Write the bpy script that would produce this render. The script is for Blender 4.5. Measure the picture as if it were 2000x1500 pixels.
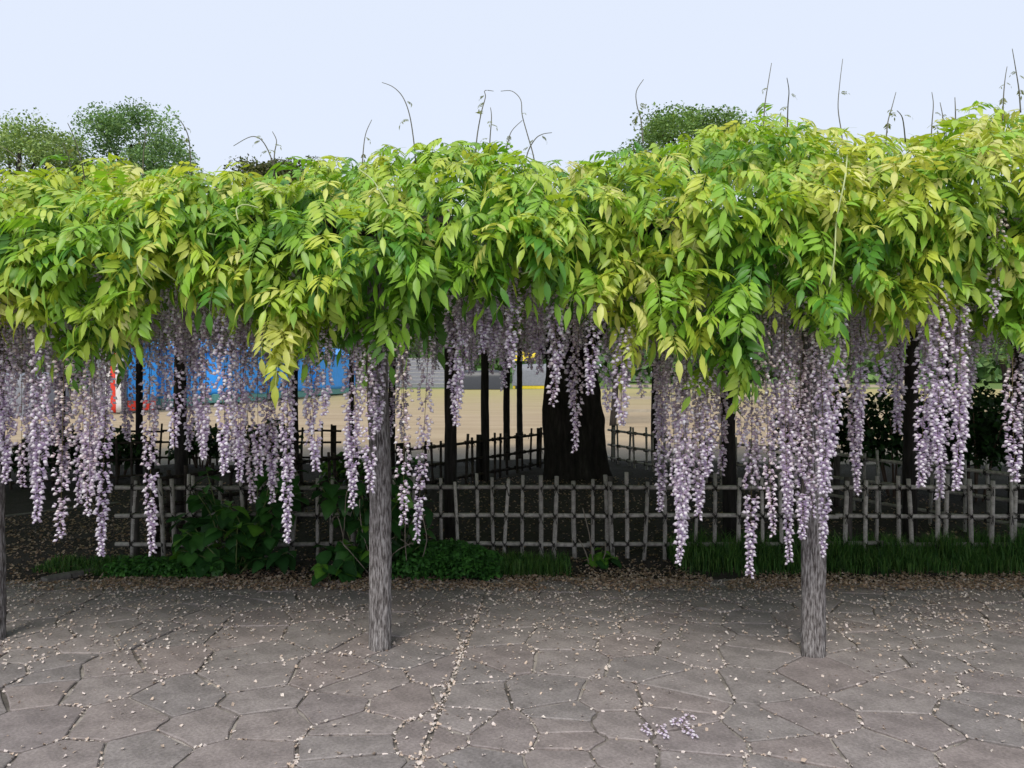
import bpy, math, random
import numpy as np
from mathutils import Vector, Matrix, noise as mnoise

random.seed(7); rng = np.random.default_rng(7)
R = math.radians
scene = bpy.context.scene
for o in list(bpy.data.objects): bpy.data.objects.remove(o)
col = scene.collection

# ------------------------------------------------------------------ camera, sky, sun, exposure
F = 1511.0          # focal length in photo pixels (photo 2000 x 1500)
HZ = 730.0          # horizon row
CH = 1.5            # camera height
cam_d = bpy.data.cameras.new('camera'); cam = bpy.data.objects.new('camera', cam_d); col.objects.link(cam)
cam_d.sensor_width = 36.0; cam_d.lens = F/2000*36.0
cam_d.shift_y = -(750-HZ)/2000.0
cam_d.clip_start = 0.05; cam_d.clip_end = 3000
cam.location = (0, 0, CH); cam.rotation_euler = (R(90), 0, 0)
scene.camera = cam

SUN_EL, SUN_AZ = 50, 196      # azimuth clockwise from +Y (behind the camera, a little to the left)
world = bpy.data.worlds.new('World'); scene.world = world; world.use_nodes = True
wn = world.node_tree.nodes; wl = world.node_tree.links
bg = wn['Background']
sky = wn.new('ShaderNodeTexSky'); sky.sky_type = 'NISHITA'; sky.sun_disc = False
sky.sun_elevation = R(SUN_EL); sky.sun_rotation = R(SUN_AZ)
sky.air_density = 1.0; sky.dust_density = 4.0; sky.ozone_density = 2.0
mx = wn.new('ShaderNodeMixRGB'); mx.inputs[0].default_value = 0.88      # thin bright overcast veil over the clear sky
mx.inputs[2].default_value = (6.7, 7.3, 8.5, 1)
wl.new(sky.outputs[0], mx.inputs[1]); wl.new(mx.outputs[0], bg.inputs[0])
bg.inputs[1].default_value = 0.076
sun_d = bpy.data.lights.new('sun', 'SUN'); sun = bpy.data.objects.new('sun', sun_d); col.objects.link(sun)
sun_d.energy = 1.5; sun_d.angle = R(26); sun_d.color = (1.0, 0.95, 0.86)
az = R(SUN_AZ); el = R(SUN_EL)
sd = Vector((math.sin(az)*math.cos(el), math.cos(az)*math.cos(el), math.sin(el)))
sun.rotation_euler = sd.to_track_quat('Z', 'Y').to_euler(); sun.location = (0, 0, 30)
vs = scene.view_settings
vs.view_transform = 'Standard'; vs.look = 'None'; vs.gamma = 1; vs.exposure = 0.74
scene.cycles.max_bounces = 8; scene.cycles.diffuse_bounces = 4; scene.cycles.transmission_bounces = 4

def P(u, v, d):     # photo pixel + distance -> world point
    return Vector(((u-1000)/F*d, d, CH-(v-HZ)/F*d))
def G(u, v):        # photo pixel on the ground
    d = CH*F/(v-HZ); return Vector(((u-1000)/F*d, d, 0))

# ------------------------------------------------------------------ helpers
def empty(name, loc):
    o = bpy.data.objects.new(name, None); col.objects.link(o); o.location = loc; o.empty_display_size = .1
    return o
def tag(o, label=None, cat=None, group=None, kind=None):
    if label: o['label'] = label
    if cat: o['category'] = cat
    if group: o['group'] = group
    if kind: o['kind'] = kind
    return o
def link(name, me, parent=None, loc=(0, 0, 0), rot=(0, 0, 0), scale=(1, 1, 1)):
    o = bpy.data.objects.new(name, me); col.objects.link(o)
    l = Vector(loc)
    if parent is not None:
        o.parent = parent; l = l-wloc(parent)
    o.location = l; o.rotation_euler = rot; o.scale = scale
    return o
def wloc(o):
    l = o.location.copy()
    while o.parent is not None: o = o.parent; l += o.location
    return l
def mesh(name, verts, faces, mat, smooth=False, colr=None):
    me = bpy.data.meshes.new(name)
    me.from_pydata([tuple(v) for v in verts], [], [tuple(f) for f in faces])
    if colr is not None:
        a = me.color_attributes.new('Col', 'FLOAT_COLOR', 'POINT')
        c = np.ones((len(verts), 4), np.float32); c[:, :3] = np.asarray(colr, np.float32)
        a.data.foreach_set('color', c.ravel())
    me.materials.append(mat)
    if smooth: me.polygons.foreach_set('use_smooth', [True]*len(me.polygons))
    me.update(); return me
def tri_mesh(name, V, T, C, mat, smooth=False):     # numpy arrays, triangles only
    me = bpy.data.meshes.new(name)
    V = np.asarray(V, np.float32); T = np.asarray(T, np.int32)
    me.vertices.add(len(V)); me.vertices.foreach_set('co', V.ravel())
    me.loops.add(len(T)*3); me.loops.foreach_set('vertex_index', T.ravel())
    me.polygons.add(len(T)); me.polygons.foreach_set('loop_start', np.arange(0, len(T)*3, 3, dtype=np.int32))
    me.polygons.foreach_set('loop_total', np.full(len(T), 3, np.int32))
    if smooth: me.polygons.foreach_set('use_smooth', np.ones(len(T), bool))
    me.update(calc_edges=True)
    if C is not None:
        a = me.color_attributes.new('Col', 'FLOAT_COLOR', 'POINT')
        c = np.ones((len(V), 4), np.float32); c[:, :3] = C
        a.data.foreach_set('color', c.ravel())
    me.materials.append(mat); return me
def euler_mats(e):      # (N,3) XYZ eulers -> (N,3,3)
    cx, cy, cz = np.cos(e).T; sx, sy, sz = np.sin(e).T
    M = np.empty((len(e), 3, 3))
    M[:, 0, 0] = cy*cz; M[:, 0, 1] = sx*sy*cz-cx*sz; M[:, 0, 2] = cx*sy*cz+sx*sz
    M[:, 1, 0] = cy*sz; M[:, 1, 1] = sx*sy*sz+cx*cz; M[:, 1, 2] = cx*sy*sz-sx*cz
    M[:, 2, 0] = -sy;   M[:, 2, 1] = sx*cy;          M[:, 2, 2] = cx*cy
    return M
def scatter(name, variants, which, loc, rot, scl, tint, mat, smooth=False):
    """joins copies of the (V,T,C) variants into one mesh; tint multiplies the copy's colour"""
    Vs, Ts, Cs = [], [], []; base = 0
    M = euler_mats(rot)
    for k, (V, T, C) in enumerate(variants):
        idx = np.nonzero(which == k)[0]
        if not len(idx): continue
        s = scl[idx]
        if s.ndim == 1: s = np.repeat(s[:, None], 3, 1)
        W = np.einsum('nij,nvj->nvi', M[idx], V[None]*s[:, None, :])+loc[idx][:, None, :]
        Vs.append(W.reshape(-1, 3))
        Ts.append((T[None]+(np.arange(len(idx))*len(V))[:, None, None]+base).reshape(-1, 3))
        Cs.append((C[None]*tint[idx][:, None, :]).reshape(-1, 3)); base += len(idx)*len(V)
    return tri_mesh(name, np.concatenate(Vs), np.concatenate(Ts), np.concatenate(Cs), mat, smooth)
def tube(pts, rad, n=8, cap=True, wob=0):
    """verts/faces of a tube through pts"""
    pts = [Vector(p) for p in pts]
    if not hasattr(rad, '__len__'): rad = [rad]*len(pts)
    V, Fc = [], []
    ref = Vector((0, 0, 1)); 
    t0 = (pts[1]-pts[0]).normalized()
    if abs(t0.z) > .9: ref = Vector((1, 0, 0))
    for i, p in enumerate(pts):
        t = (pts[min(i+1, len(pts)-1)]-pts[max(i-1, 0)]).normalized()
        a = t.cross(ref).normalized(); b = t.cross(a)
        for k in range(n):
            th = 2*math.pi*k/n
            V.append(p+(a*math.cos(th)+b*math.sin(th))*rad[i]*(1+(random.uniform(-wob, wob) if wob else 0)))
    for i in range(len(pts)-1):
        for k in range(n):
            Fc.append((i*n+k, i*n+(k+1) % n, (i+1)*n+(k+1) % n, (i+1)*n+k))
    if cap:
        Fc.append(tuple(range(n))[::-1]); Fc.append(tuple(range((len(pts)-1)*n, len(pts)*n)))
    return V, Fc
def box(x0, x1, y0, y1, z0, z1):
    V = [(x, y, z) for z in (z0, z1) for y in (y0, y1) for x in (x0, x1)]
    Fc = [(0, 2, 3, 1), (4, 5, 7, 6), (0, 1, 5, 4), (2, 6, 7, 3), (0, 4, 6, 2), (1, 3, 7, 5)]
    return V, Fc
def join(parts):
    V, Fc = [], []
    for v, f in parts:
        b = len(V); V += list(v); Fc += [tuple(i+b for i in q) for q in f]
    return V, Fc
def fbm(p, s=1.0, o=4):
    return mnoise.fractal(Vector(p)*s, 1.0, 2.0, o)

# ------------------------------------------------------------------ materials
def nmat(name):
    m = bpy.data.materials.new(name); m.use_nodes = True
    nt = m.node_tree; b = nt.nodes['Principled BSDF']
    return m, nt, b
def ramp(nt, stops):
    r = nt.nodes.new('ShaderNodeValToRGB'); el_ = r.color_ramp.elements
    while len(el_) < len(stops): el_.new(.5)
    for e, (p, c) in zip(el_, stops):
        e.position = p; e.color = (c[0], c[1], c[2], 1)
    return r
def texnoise(nt, scale, detail=6, rough=.6, coord='Object', stretch=None):
    tc = nt.nodes.new('ShaderNodeTexCoord'); n = nt.nodes.new('ShaderNodeTexNoise')
    n.inputs['Scale'].default_value = scale; n.inputs['Detail'].default_value = detail; n.inputs['Roughness'].default_value = rough
    src = tc.outputs[coord]
    if stretch:
        mp = nt.nodes.new('ShaderNodeMapping'); mp.inputs['Scale'].default_value = stretch
        nt.links.new(src, mp.inputs[0]); src = mp.outputs[0]
    nt.links.new(src, n.inputs['Vector']); return n
def bump(nt, b, h, strength=.5, dist=.01):
    bp = nt.nodes.new('ShaderNodeBump'); bp.inputs['Strength'].default_value = strength; bp.inputs['Distance'].default_value = dist
    nt.links.new(h, bp.inputs['Height']); nt.links.new(bp.outputs[0], b.inputs['Normal']); return bp
def noise_mat(name, stops, scale, rough=.85, detail=8, bstr=.4, bdist=.01, stretch=None, coord='Object', spec=.3, rnd=0.0):
    m, nt, b = nmat(name)
    n = texnoise(nt, scale, detail, .62, coord, stretch); r = ramp(nt, stops)
    nt.links.new(n.outputs[0], r.inputs[0]); out = r.outputs[0]
    if rnd:
        oi = nt.nodes.new('ShaderNodeObjectInfo'); mr = nt.nodes.new('ShaderNodeMapRange')
        mr.inputs[3].default_value = 1-rnd; mr.inputs[4].default_value = 1+rnd
        nt.links.new(oi.outputs['Random'], mr.inputs[0])
        mm = nt.nodes.new('ShaderNodeMixRGB'); mm.blend_type = 'MULTIPLY'; mm.inputs[0].default_value = 1
        nt.links.new(out, mm.inputs[1]); nt.links.new(mr.outputs[0], mm.inputs[2]); out = mm.outputs[0]
    nt.links.new(out, b.inputs['Base Color'])
    b.inputs['Roughness'].default_value = rough; b.inputs['Specular IOR Level'].default_value = spec
    if bstr: bump(nt, b, n.outputs[0], bstr, bdist)
    return m
def col_mat(name, rough=.55, spec=.35, transl=0.0, tcol=(1.1, 1.15, .6), nscale=0, namp=.25):
    m, nt, b = nmat(name)
    at = nt.nodes.new('ShaderNodeAttribute'); at.attribute_name = 'Col'; out = at.outputs['Color']
    if nscale:
        n = texnoise(nt, nscale, 3); mr = nt.nodes.new('ShaderNodeMapRange')
        mr.inputs[1].default_value = .3; mr.inputs[2].default_value = .7; mr.inputs[3].default_value = 1-namp; mr.inputs[4].default_value = 1+namp
        nt.links.new(n.outputs[0], mr.inputs[0])
        mm = nt.nodes.new('ShaderNodeMixRGB'); mm.blend_type = 'MULTIPLY'; mm.inputs[0].default_value = 1
        nt.links.new(out, mm.inputs[1]); nt.links.new(mr.outputs[0], mm.inputs[2]); out = mm.outputs[0]
    nt.links.new(out, b.inputs['Base Color'])
    b.inputs['Roughness'].default_value = rough; b.inputs['Specular IOR Level'].default_value = spec
    if transl:
        tr = nt.nodes.new('ShaderNodeBsdfTranslucent'); mm = nt.nodes.new('ShaderNodeMixRGB'); mm.blend_type = 'MULTIPLY'; mm.inputs[0].default_value = 1
        mm.inputs[2].default_value = (*tcol, 1); nt.links.new(out, mm.inputs[1]); nt.links.new(mm.outputs[0], tr.inputs[0])
        ms = nt.nodes.new('ShaderNodeMixShader'); ms.inputs[0].default_value = transl
        nt.links.new(b.outputs[0], ms.inputs[1]); nt.links.new(tr.outputs[0], ms.inputs[2])
        nt.links.new(ms.outputs[0], nt.nodes['Material Output'].inputs[0])
    return m
def plain(name, c, rough=.6, spec=.3, nscale=6, amp=.15):
    return noise_mat(name, [(.3, [x*(1-amp) for x in c]), (.7, [x*(1+amp) for x in c])], nscale, rough, 5, .15, .01, spec=spec)

M_leaf = col_mat('wisteria_leaf', .40, .5, .36, (1.25, 1.2, .55))
M_flower = col_mat('wisteria_blossom', .6, .25, .36, (1.08, 1.0, 1.08))
M_dleaf = col_mat('shrub_leaf', .45, .4, .22, (1.0, 1.2, .4), 18, .2)
M_tree = col_mat('tree_foliage', .6, .3, .25, (1.1, 1.15, .5))
M_grass = col_mat('grass', .55, .3, .25, (1.1, 1.15, .5))
M_petal = col_mat('dry_petal', .8, .2, .15, (1.1, 1, .9))
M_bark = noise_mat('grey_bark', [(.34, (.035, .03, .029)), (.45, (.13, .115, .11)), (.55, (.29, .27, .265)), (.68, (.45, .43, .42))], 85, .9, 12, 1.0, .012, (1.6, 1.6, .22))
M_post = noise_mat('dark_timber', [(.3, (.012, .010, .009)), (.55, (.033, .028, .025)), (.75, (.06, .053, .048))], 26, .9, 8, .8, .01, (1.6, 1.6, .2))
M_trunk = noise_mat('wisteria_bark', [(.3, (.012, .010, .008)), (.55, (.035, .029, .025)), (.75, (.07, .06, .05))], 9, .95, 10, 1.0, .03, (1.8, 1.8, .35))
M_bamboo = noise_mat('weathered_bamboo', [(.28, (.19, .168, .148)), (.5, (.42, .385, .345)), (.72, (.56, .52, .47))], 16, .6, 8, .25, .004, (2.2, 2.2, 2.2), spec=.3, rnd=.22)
M_bamboo_shaded = noise_mat('shaded_bamboo', [(.28, (.022, .017, .014)), (.5, (.055, .043, .036)), (.72, (.10, .08, .068))], 16, .75, 8, .25, .004, (2.2, 2.2, 2.2), spec=.2, rnd=.25)  # same bamboo for the back fences, shade painted in as a darker colour
M_rope = noise_mat('tarred_rope', [(.3, (.012, .010, .009)), (.7, (.04, .034, .03))], 60, .9, 4, .5, .003)
M_stem = plain('green_stem', (.16, .2, .07), .6)
M_twig = plain('brown_twig', (.16, .11, .08), .8)

# ------------------------------------------------------------------ ground
def ground_mat():
    m, nt, b = nmat('dry_earth')
    tc = nt.nodes.new('ShaderNodeTexCoord'); sp = nt.nodes.new('ShaderNodeSeparateXYZ'); nt.links.new(tc.outputs['Object'], sp.inputs[0])
    n1 = texnoise(nt, .22, 6); n2 = texnoise(nt, 45, 8, .7)
    n3 = texnoise(nt, 1.0, 6, .65, stretch=(.25, 1.1, 1))
    earth = ramp(nt, [(.30, (.31, .235, .15)), (.5, (.37, .285, .185)), (.70, (.43, .34, .225))]); nt.links.new(n3.outputs[0], earth.inputs[0])
    olive = nt.nodes.new('ShaderNodeMixRGB'); olive.inputs[2].default_value = (.36, .32, .12, 1)
    ad = nt.nodes.new('ShaderNodeMath'); ad.operation = 'MULTIPLY_ADD'; ad.inputs[1].default_value = 24; nt.links.new(n1.outputs[0], ad.inputs[0]); nt.links.new(sp.outputs['Y'], ad.inputs[2])
    mo = nt.nodes.new('ShaderNodeMapRange'); mo.inputs[1].default_value = 40; mo.inputs[2].default_value = 75; mo.inputs[4].default_value = .75; nt.links.new(ad.outputs[0], mo.inputs[0])
    nt.links.new(mo.outputs[0], olive.inputs[0]); nt.links.new(earth.outputs[0], olive.inputs[1])
    grass = nt.nodes.new('ShaderNodeMixRGB'); grass.inputs[2].default_value = (.11, .17, .04, 1)
    mg = nt.nodes.new('ShaderNodeMapRange'); mg.inputs[1].default_value = 88; mg.inputs[2].default_value = 94; nt.links.new(ad.outputs[0], mg.inputs[0])
    nt.links.new(mg.outputs[0], grass.inputs[0]); nt.links.new(olive.outputs[0], grass.inputs[1])
    grav = ramp(nt, [(.32, (.10, .09, .08)), (.5, (.26, .235, .21)), (.68, (.42, .39, .36))]); nt.links.new(n2.outputs[0], grav.inputs[0])
    gm = nt.nodes.new('ShaderNodeMixRGB'); a2 = nt.nodes.new('ShaderNodeMath'); a2.operation = 'MULTIPLY_ADD'; a2.inputs[1].default_value = 6
    nt.links.new(n1.outputs[0], a2.inputs[0]); nt.links.new(sp.outputs['Y'], a2.inputs[2])
    mm = nt.nodes.new('ShaderNodeMapRange'); mm.inputs[1].default_value = 16; mm.inputs[2].default_value = 20.5; nt.links.new(a2.outputs[0], mm.inputs[0])
    nt.links.new(mm.outputs[0], gm.inputs[0]); nt.links.new(grav.outputs[0], gm.inputs[1]); nt.links.new(grass.outputs[0], gm.inputs[2])
    nt.links.new(gm.outputs[0], b.inputs['Base Color']); b.inputs['Roughness'].default_value = .95; b.inputs['Specular IOR Level'].default_value = .15
    bump(nt, b, n2.outputs[0], .5, .015)
    return m
V = [(-900, -60, -.04), (900, -60, -.04), (900, 1800, -.04), (-900, 1800, -.04)]
tag(link('ground', mesh('ground', V, [(0, 1, 2, 3)], ground_mat())), kind='structure')

def soil_mat():
    m, nt, b = nmat('dark_soil')
    n = texnoise(nt, 30, 10, .7); n2 = texnoise(nt, 2.2, 5)
    r = ramp(nt, [(.3, (.016, .012, .009)), (.52, (.042, .031, .024)), (.7, (.085, .064, .05))]); nt.links.new(n.outputs[0], r.inputs[0])
    mm = nt.nodes.new('ShaderNodeMixRGB'); mm.blend_type = 'MULTIPLY'; mm.inputs[0].default_value = .6
    nt.links.new(r.outputs[0], mm.inputs[1]); nt.links.new(n2.outputs[0], mm.inputs[2])
    nt.links.new(r.outputs[0], b.inputs['Base Color']); b.inputs['Roughness'].default_value = .95
    bump(nt, b, n.outputs[0], .9, .03); return m
M_soil = soil_mat()
EDGE_Y = 5.62
def edge_y(x): return EDGE_Y+.05*math.sin(x*1.7+.4)+.035*math.sin(x*4.1)+(-.05 if x < -3 else 0)
def soil_z(x, y):
    e = max(0, min(1, (y-edge_y(x))/.5))
    inside = max(0, min(1, (y-6.3)/3))*max(0, 1-abs(x-.6)/4.5)
    return -.012+e*(.03+.022*fbm((x, y, 0), 1.6))+inside*.10
nx, ny = 150, 74
V = []; Fc = []
for j in range(ny+1):
    for i in range(nx+1):
        x = -9+18*i/nx; t = (j/ny)**1.35
        y0 = edge_y(x)-.06; y = y0+(12.6-y0)*t
        V.append((x, y, soil_z(x, y) if j else -.03))
for j in range(ny):
    for i in range(nx):
        a = j*(nx+1)+i; Fc.append((a, a+1, a+nx+2, a+nx+1))
tag(link('bed_soil', mesh('bed_soil', V, Fc, M_soil, True)), kind='structure')

# ---- crazy paving: each slab a part
def clip(poly, n, c):      # keep points with n.p <= c
    out = []
    for i in range(len(poly)):
        a, b = poly[i-1], poly[i]
        da, db = n[0]*a[0]+n[1]*a[1]-c, n[0]*b[0]+n[1]*b[1]-c
        if (da <= 0) != (db <= 0):
            t = da/(da-db); out.append((a[0]+(b[0]-a[0])*t, a[1]+(b[1]-a[1])*t))
        if db <= 0: out.append(b)
    return out
def stone_mat():
    m, nt, b = nmat('paving_slab')
    n = texnoise(nt, 5, 8, .65); n2 = texnoise(nt, 75, 6, .7); n3 = texnoise(nt, 9, 8, .7, stretch=(1, 6, 1))
    r = ramp(nt, [(.28, (.135, .124, .121)), (.5, (.215, .196, .192)), (.72, (.285, .262, .256))]); nt.links.new(n.outputs[0], r.inputs[0])
    oi = nt.nodes.new('ShaderNodeObjectInfo')
    tintr = ramp(nt, [(0, (1.04, 1.03, 1.03)), (.35, (1.12, 1.10, 1.08)), (.6, (1.24, 1.20, 1.18)), (.8, (1.18, 1.10, 1.07)), (1, (1.08, 1.03, 1.03))]); nt.links.new(oi.outputs['Random'], tintr.inputs[0])
    mm = nt.nodes.new('ShaderNodeMixRGB'); mm.blend_type = 'MULTIPLY'; mm.inputs[0].default_value = 1
    nt.links.new(r.outputs[0], mm.inputs[1]); nt.links.new(tintr.outputs[0], mm.inputs[2])
    g = nt.nodes.new('ShaderNodeMapRange'); g.inputs[1].default_value = .35; g.inputs[2].default_value = .65; g.inputs[3].default_value = .78; g.inputs[4].default_value = 1.2; nt.links.new(n2.outputs[0], g.inputs[0])
    m2 = nt.nodes.new('ShaderNodeMixRGB'); m2.blend_type = 'MULTIPLY'; m2.inputs[0].default_value = 1
    nt.links.new(mm.outputs[0], m2.inputs[1]); nt.links.new(g.outputs[0], m2.inputs[2])
    nt.links.new(m2.outputs[0], b.inputs['Base Color'])
    rr = nt.nodes.new('ShaderNodeMapRange'); rr.inputs[3].default_value = .5; rr.inputs[4].default_value = .8; nt.links.new(n.outputs[0], rr.inputs[0]); nt.links.new(rr.outputs[0], b.inputs['Roughness'])
    b.inputs['Specular IOR Level'].default_value = .35
    ad = nt.nodes.new('ShaderNodeMath'); ad.operation = 'ADD'; nt.links.new(n2.outputs[0], ad.inputs[0]); nt.links.new(n3.outputs[0], ad.inputs[1])
    bump(nt, b, ad.outputs[0], .35, .006); return m
M_stone = stone_mat()
M_mortar = noise_mat('paving_joint', [(.34, (.075, .068, .06)), (.45, (.16, .145, .13)), (.53, (.34, .31, .28)), (.75, (.46, .42, .38))], 2.3, .95, 9, .5, .006)
paving = empty('paving', (0, 3.5, 0)); tag(paving, kind='structure')
V, Fc = box(-7, 7, .2, 5.72, -.035, -.0125)
link('joint_bed', mesh('joint_bed', V, Fc, M_mortar), paving)
seeds = []
tries = 0
while tries < 9000:
    tries += 1
    x, y = random.uniform(-6.6, 6.6), random.uniform(.5, 5.75)
    rmin = random.choice((.20, .27, .33, .38, .42))+.10*mnoise.noise(Vector((x*1.1, y*1.1, 3)))
    if all(((x-a)*.86)**2+((y-b)*1.2)**2 > rmin*rmin for a, b in seeds): seeds.append((x, y))
ja, jb = G(940, 1180), G(815, 1500)
jd = (jb-ja).normalized(); jn = (jd.y, -jd.x); jc = jn[0]*ja.x+jn[1]*ja.y
slabs = []
S = np.array(seeds)
for i, (sx, sy) in enumerate(seeds):
    poly = [(sx-1, sy-1), (sx+1, sy-1), (sx+1, sy+1), (sx-1, sy+1)]
    d = (S[:, 0]-sx)**2+(S[:, 1]-sy)**2
    for k in np.argsort(d)[1:26]:
        bx_, by_ = S[k]; n = (bx_-sx, by_-sy); L = math.hypot(*n); n = (n[0]/L, n[1]/L)
        g = .0035+.006*abs(mnoise.noise(Vector(((sx+bx_)*3, (sy+by_)*3, 1))))
        c = n[0]*(sx+bx_)/2+n[1]*(sy+by_)/2-g
        poly = clip(poly, n, c)
        if len(poly) < 3: break
    if len(poly) < 3: continue
    for half in (clip(poly, jn, jc-.008), clip(poly, (-jn[0], -jn[1]), -jc-.008)):
        if len(half) < 3: continue
        half = clip(half, (0, 1), edge_y(sx)+.03)
        if len(half) < 3: continue
        A = abs(sum(half[k-1][0]*half[k][1]-half[k][0]*half[k-1][1] for k in range(len(half))))/2
        if A > .0012: slabs.append((half, A))
def slab_geo(poly, c):
    ring = []
    n = len(poly)
    for k in range(n):
        a, b = Vector((*poly[k], 0)), Vector((*poly[(k+1) % n], 0)); L = (b-a).length
        if L < .02: ring.append(a); continue
        nrm = Vector((b.y-a.y, a.x-b.x, 0)).normalized()
        ring.append(a.lerp(b, min(.12, .012/L)))
        for t in ((.35, .7) if L > .16 else (.5,)):
            ring.append(a.lerp(b, t+random.uniform(-.08, .08))-nrm*random.uniform(0, .009))
        ring.append(a.lerp(b, 1-min(.12, .012/L)))
    m = len(ring); tx, ty, tz = random.uniform(-.006, .006), random.uniform(-.006, .006), random.uniform(-.003, .0)
    cc = Vector((c[0], c[1], 0)); top = []
    for p in ring:
        q = p+(cc-p).normalized()*.005
        top.append((q.x-c[0], q.y-c[1], tz+tx*(q.x-c[0])+ty*(q.y-c[1])))
    V = top+[(p.x-c[0], p.y-c[1], -.005) for p in ring]+[(p.x-c[0], p.y-c[1], -.03) for p in ring]
    Fc = [tuple(range(m))]
    for k in range(m):
        k2 = (k+1) % m
        Fc.append((k, k+m, k2+m, k2)); Fc.append((k+m, k+2*m, k2+2*m, k2+m))
    return V, Fc
def px_size(poly, A):
    cx = sum(p[0] for p in poly)/len(poly); cy = sum(p[1] for p in poly)/len(poly)
    vis = cy > 2.7 and abs(cx)/cy < .72
    return (A/cy**3 if vis else 0), cx, cy
ranked = sorted(slabs, key=lambda s: -px_size(*s)[0])
rest = []
for i, (poly, A) in enumerate(ranked):
    sc_, cx, cy = px_size(poly, A)
    if i < 295 and sc_ > 0:
        link('slab', mesh('slab', *slab_geo(poly, (cx, cy)), M_stone), paving, (cx, cy, 0))
    else:
        v, f = slab_geo(poly, (cx, cy)); rest.append(([(a+cx, b+cy, c) for a, b, c in v], f))
if rest: tag(link('outer_slabs', mesh('outer_slabs', *join(rest), M_stone), paving, (0, 0, 0)), kind='stuff')

# kerb of the side path
M_kerb = noise_mat('kerb_stone', [(.3, (.10, .09, .08)), (.7, (.24, .22, .2))], 22, .9, 8, .6, .008)
kerb = empty('kerb', G(100, 1135)); tag(kerb, kind='structure')
def kerb_run(a, b, n):
    for k in range(n):
        p, q = a.lerp(b, k/n+.006), a.lerp(b, (k+1)/n-.006); d = (q-p); L = d.length
        V, Fc = box(-L/2, L/2, -.045, .045, -.05, .018+random.uniform(-.004, .004))
        link('kerb_stone', mesh('kerb_stone', V, Fc, M_kerb), kerb, p.lerp(q, .5)+Vector((0, 0, .01)), (random.uniform(-.03, .03), 0, math.atan2(d.y, d.x)))
kerb_run(G(85, 1137), G(268, 1098), 4)
kerb_run(G(-330, 1052), G(235, 985), 6)

# ------------------------------------------------------------------ pergola
def bark_tube(name, h, r0, r1, nseg, nring, mat, amp, lean=(0, 0), fs=9.0, seed=0, flare=.0):
    V, Fc = [], []
    for j in range(nring+1):
        z = h*j/nring; t = j/nring
        for k in range(nseg):
            th = 2*math.pi*k/nseg; c, s = math.cos(th), math.sin(th)
            r = r0+(r1-r0)*t+flare*max(0, 1-z/.12)**2
            n = mnoise.noise(Vector((c*r0*fs*8+seed, s*r0*fs*8, z*fs*.75)))
            n2 = mnoise.noise(Vector((c*1.2+seed, s*1.2, z*1.5)))
            rr = r+amp*(abs(n)*-1.6+.3)+n2*.006
            V.append((c*rr+lean[0]*z+.008*math.sin(z*2.3+seed), s*rr+lean[1]*z, z))
    for j in range(nring):
        for k in range(nseg):
            Fc.append((j*nseg+k, j*nseg+(k+1) % nseg, (j+1)*nseg+(k+1) % nseg, (j+1)*nseg+k))
    Fc.append(tuple(range(nring*nseg, (nring+1)*nseg)))
    return mesh(name, V, Fc, mat, True)
pergola = empty('pergola', (.45, 4.2, 0))
tag(pergola, 'timber pergola on rows of log posts holding up the wisteria', 'pergola')
front_posts = [(743, 1265, .062, (-.012, .01)), (1588, 1278, .064, (.008, 0)), (-14, 1248, .062, (.0, 0))]
for k, (u, v, r, ln) in enumerate(front_posts):
    g = G(u, v)
    link('post', bark_tube('front_post', 2.32, r, r*.86, 72, 150, M_bark, .006, ln, 9, k*7.3), pergola, g-Vector((0, 0, .02)), (0, 0, k))
g = G(1588, 1278); link('post', bark_tube('front_post', 2.32, .062, .054, 40, 60, M_bark, .006, (0, 0), 9, 40), pergola, (4.05, 4.15, -.02))
back_posts = [(355, 7.0, .058), (880, 6.95, .058), (1425, 6.7, .064), (1778, 6.9, .062), (-30, 7.2, .06), (272, 11.0, .05), (577, 11.5, .05), (765, 10.6, .05), (948, 10.2, .056), (990, 12.6, .055), (1015, 14.0, .054), (1278, 12.8, .055), (687, 14.2, .05), (1600, 10.0, .055), (1985, 7.9, .07), (120, 11.2, .05), (1850, 12.0, .055)]
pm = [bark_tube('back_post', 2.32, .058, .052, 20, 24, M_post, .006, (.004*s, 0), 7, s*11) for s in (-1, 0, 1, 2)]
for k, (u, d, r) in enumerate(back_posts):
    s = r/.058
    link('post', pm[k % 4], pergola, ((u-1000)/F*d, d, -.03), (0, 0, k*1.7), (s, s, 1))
def log(name, a, b, r, mat, n=10, seg=6):
    a, b = Vector(a), Vector(b)
    pts = [a.lerp(b, k/seg)+Vector((0, 0, .01*math.sin(k*1.7+a.y))) for k in range(seg+1)]
    V, Fc = tube([p-a for p in pts], r, n)
    return link(name, mesh(name, V, Fc, mat, True), pergola, a)
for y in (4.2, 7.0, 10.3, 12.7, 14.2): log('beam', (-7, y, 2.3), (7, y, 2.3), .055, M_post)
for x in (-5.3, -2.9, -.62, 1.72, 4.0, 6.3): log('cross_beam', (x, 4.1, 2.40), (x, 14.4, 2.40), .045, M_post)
for k in range(20): log('lattice_pole', (-7, 4.7+k*.49, 2.47), (7, 4.7+k*.49, 2.47+random.uniform(-.01, .01)), .018, M_bamboo, 6, 4)

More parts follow.
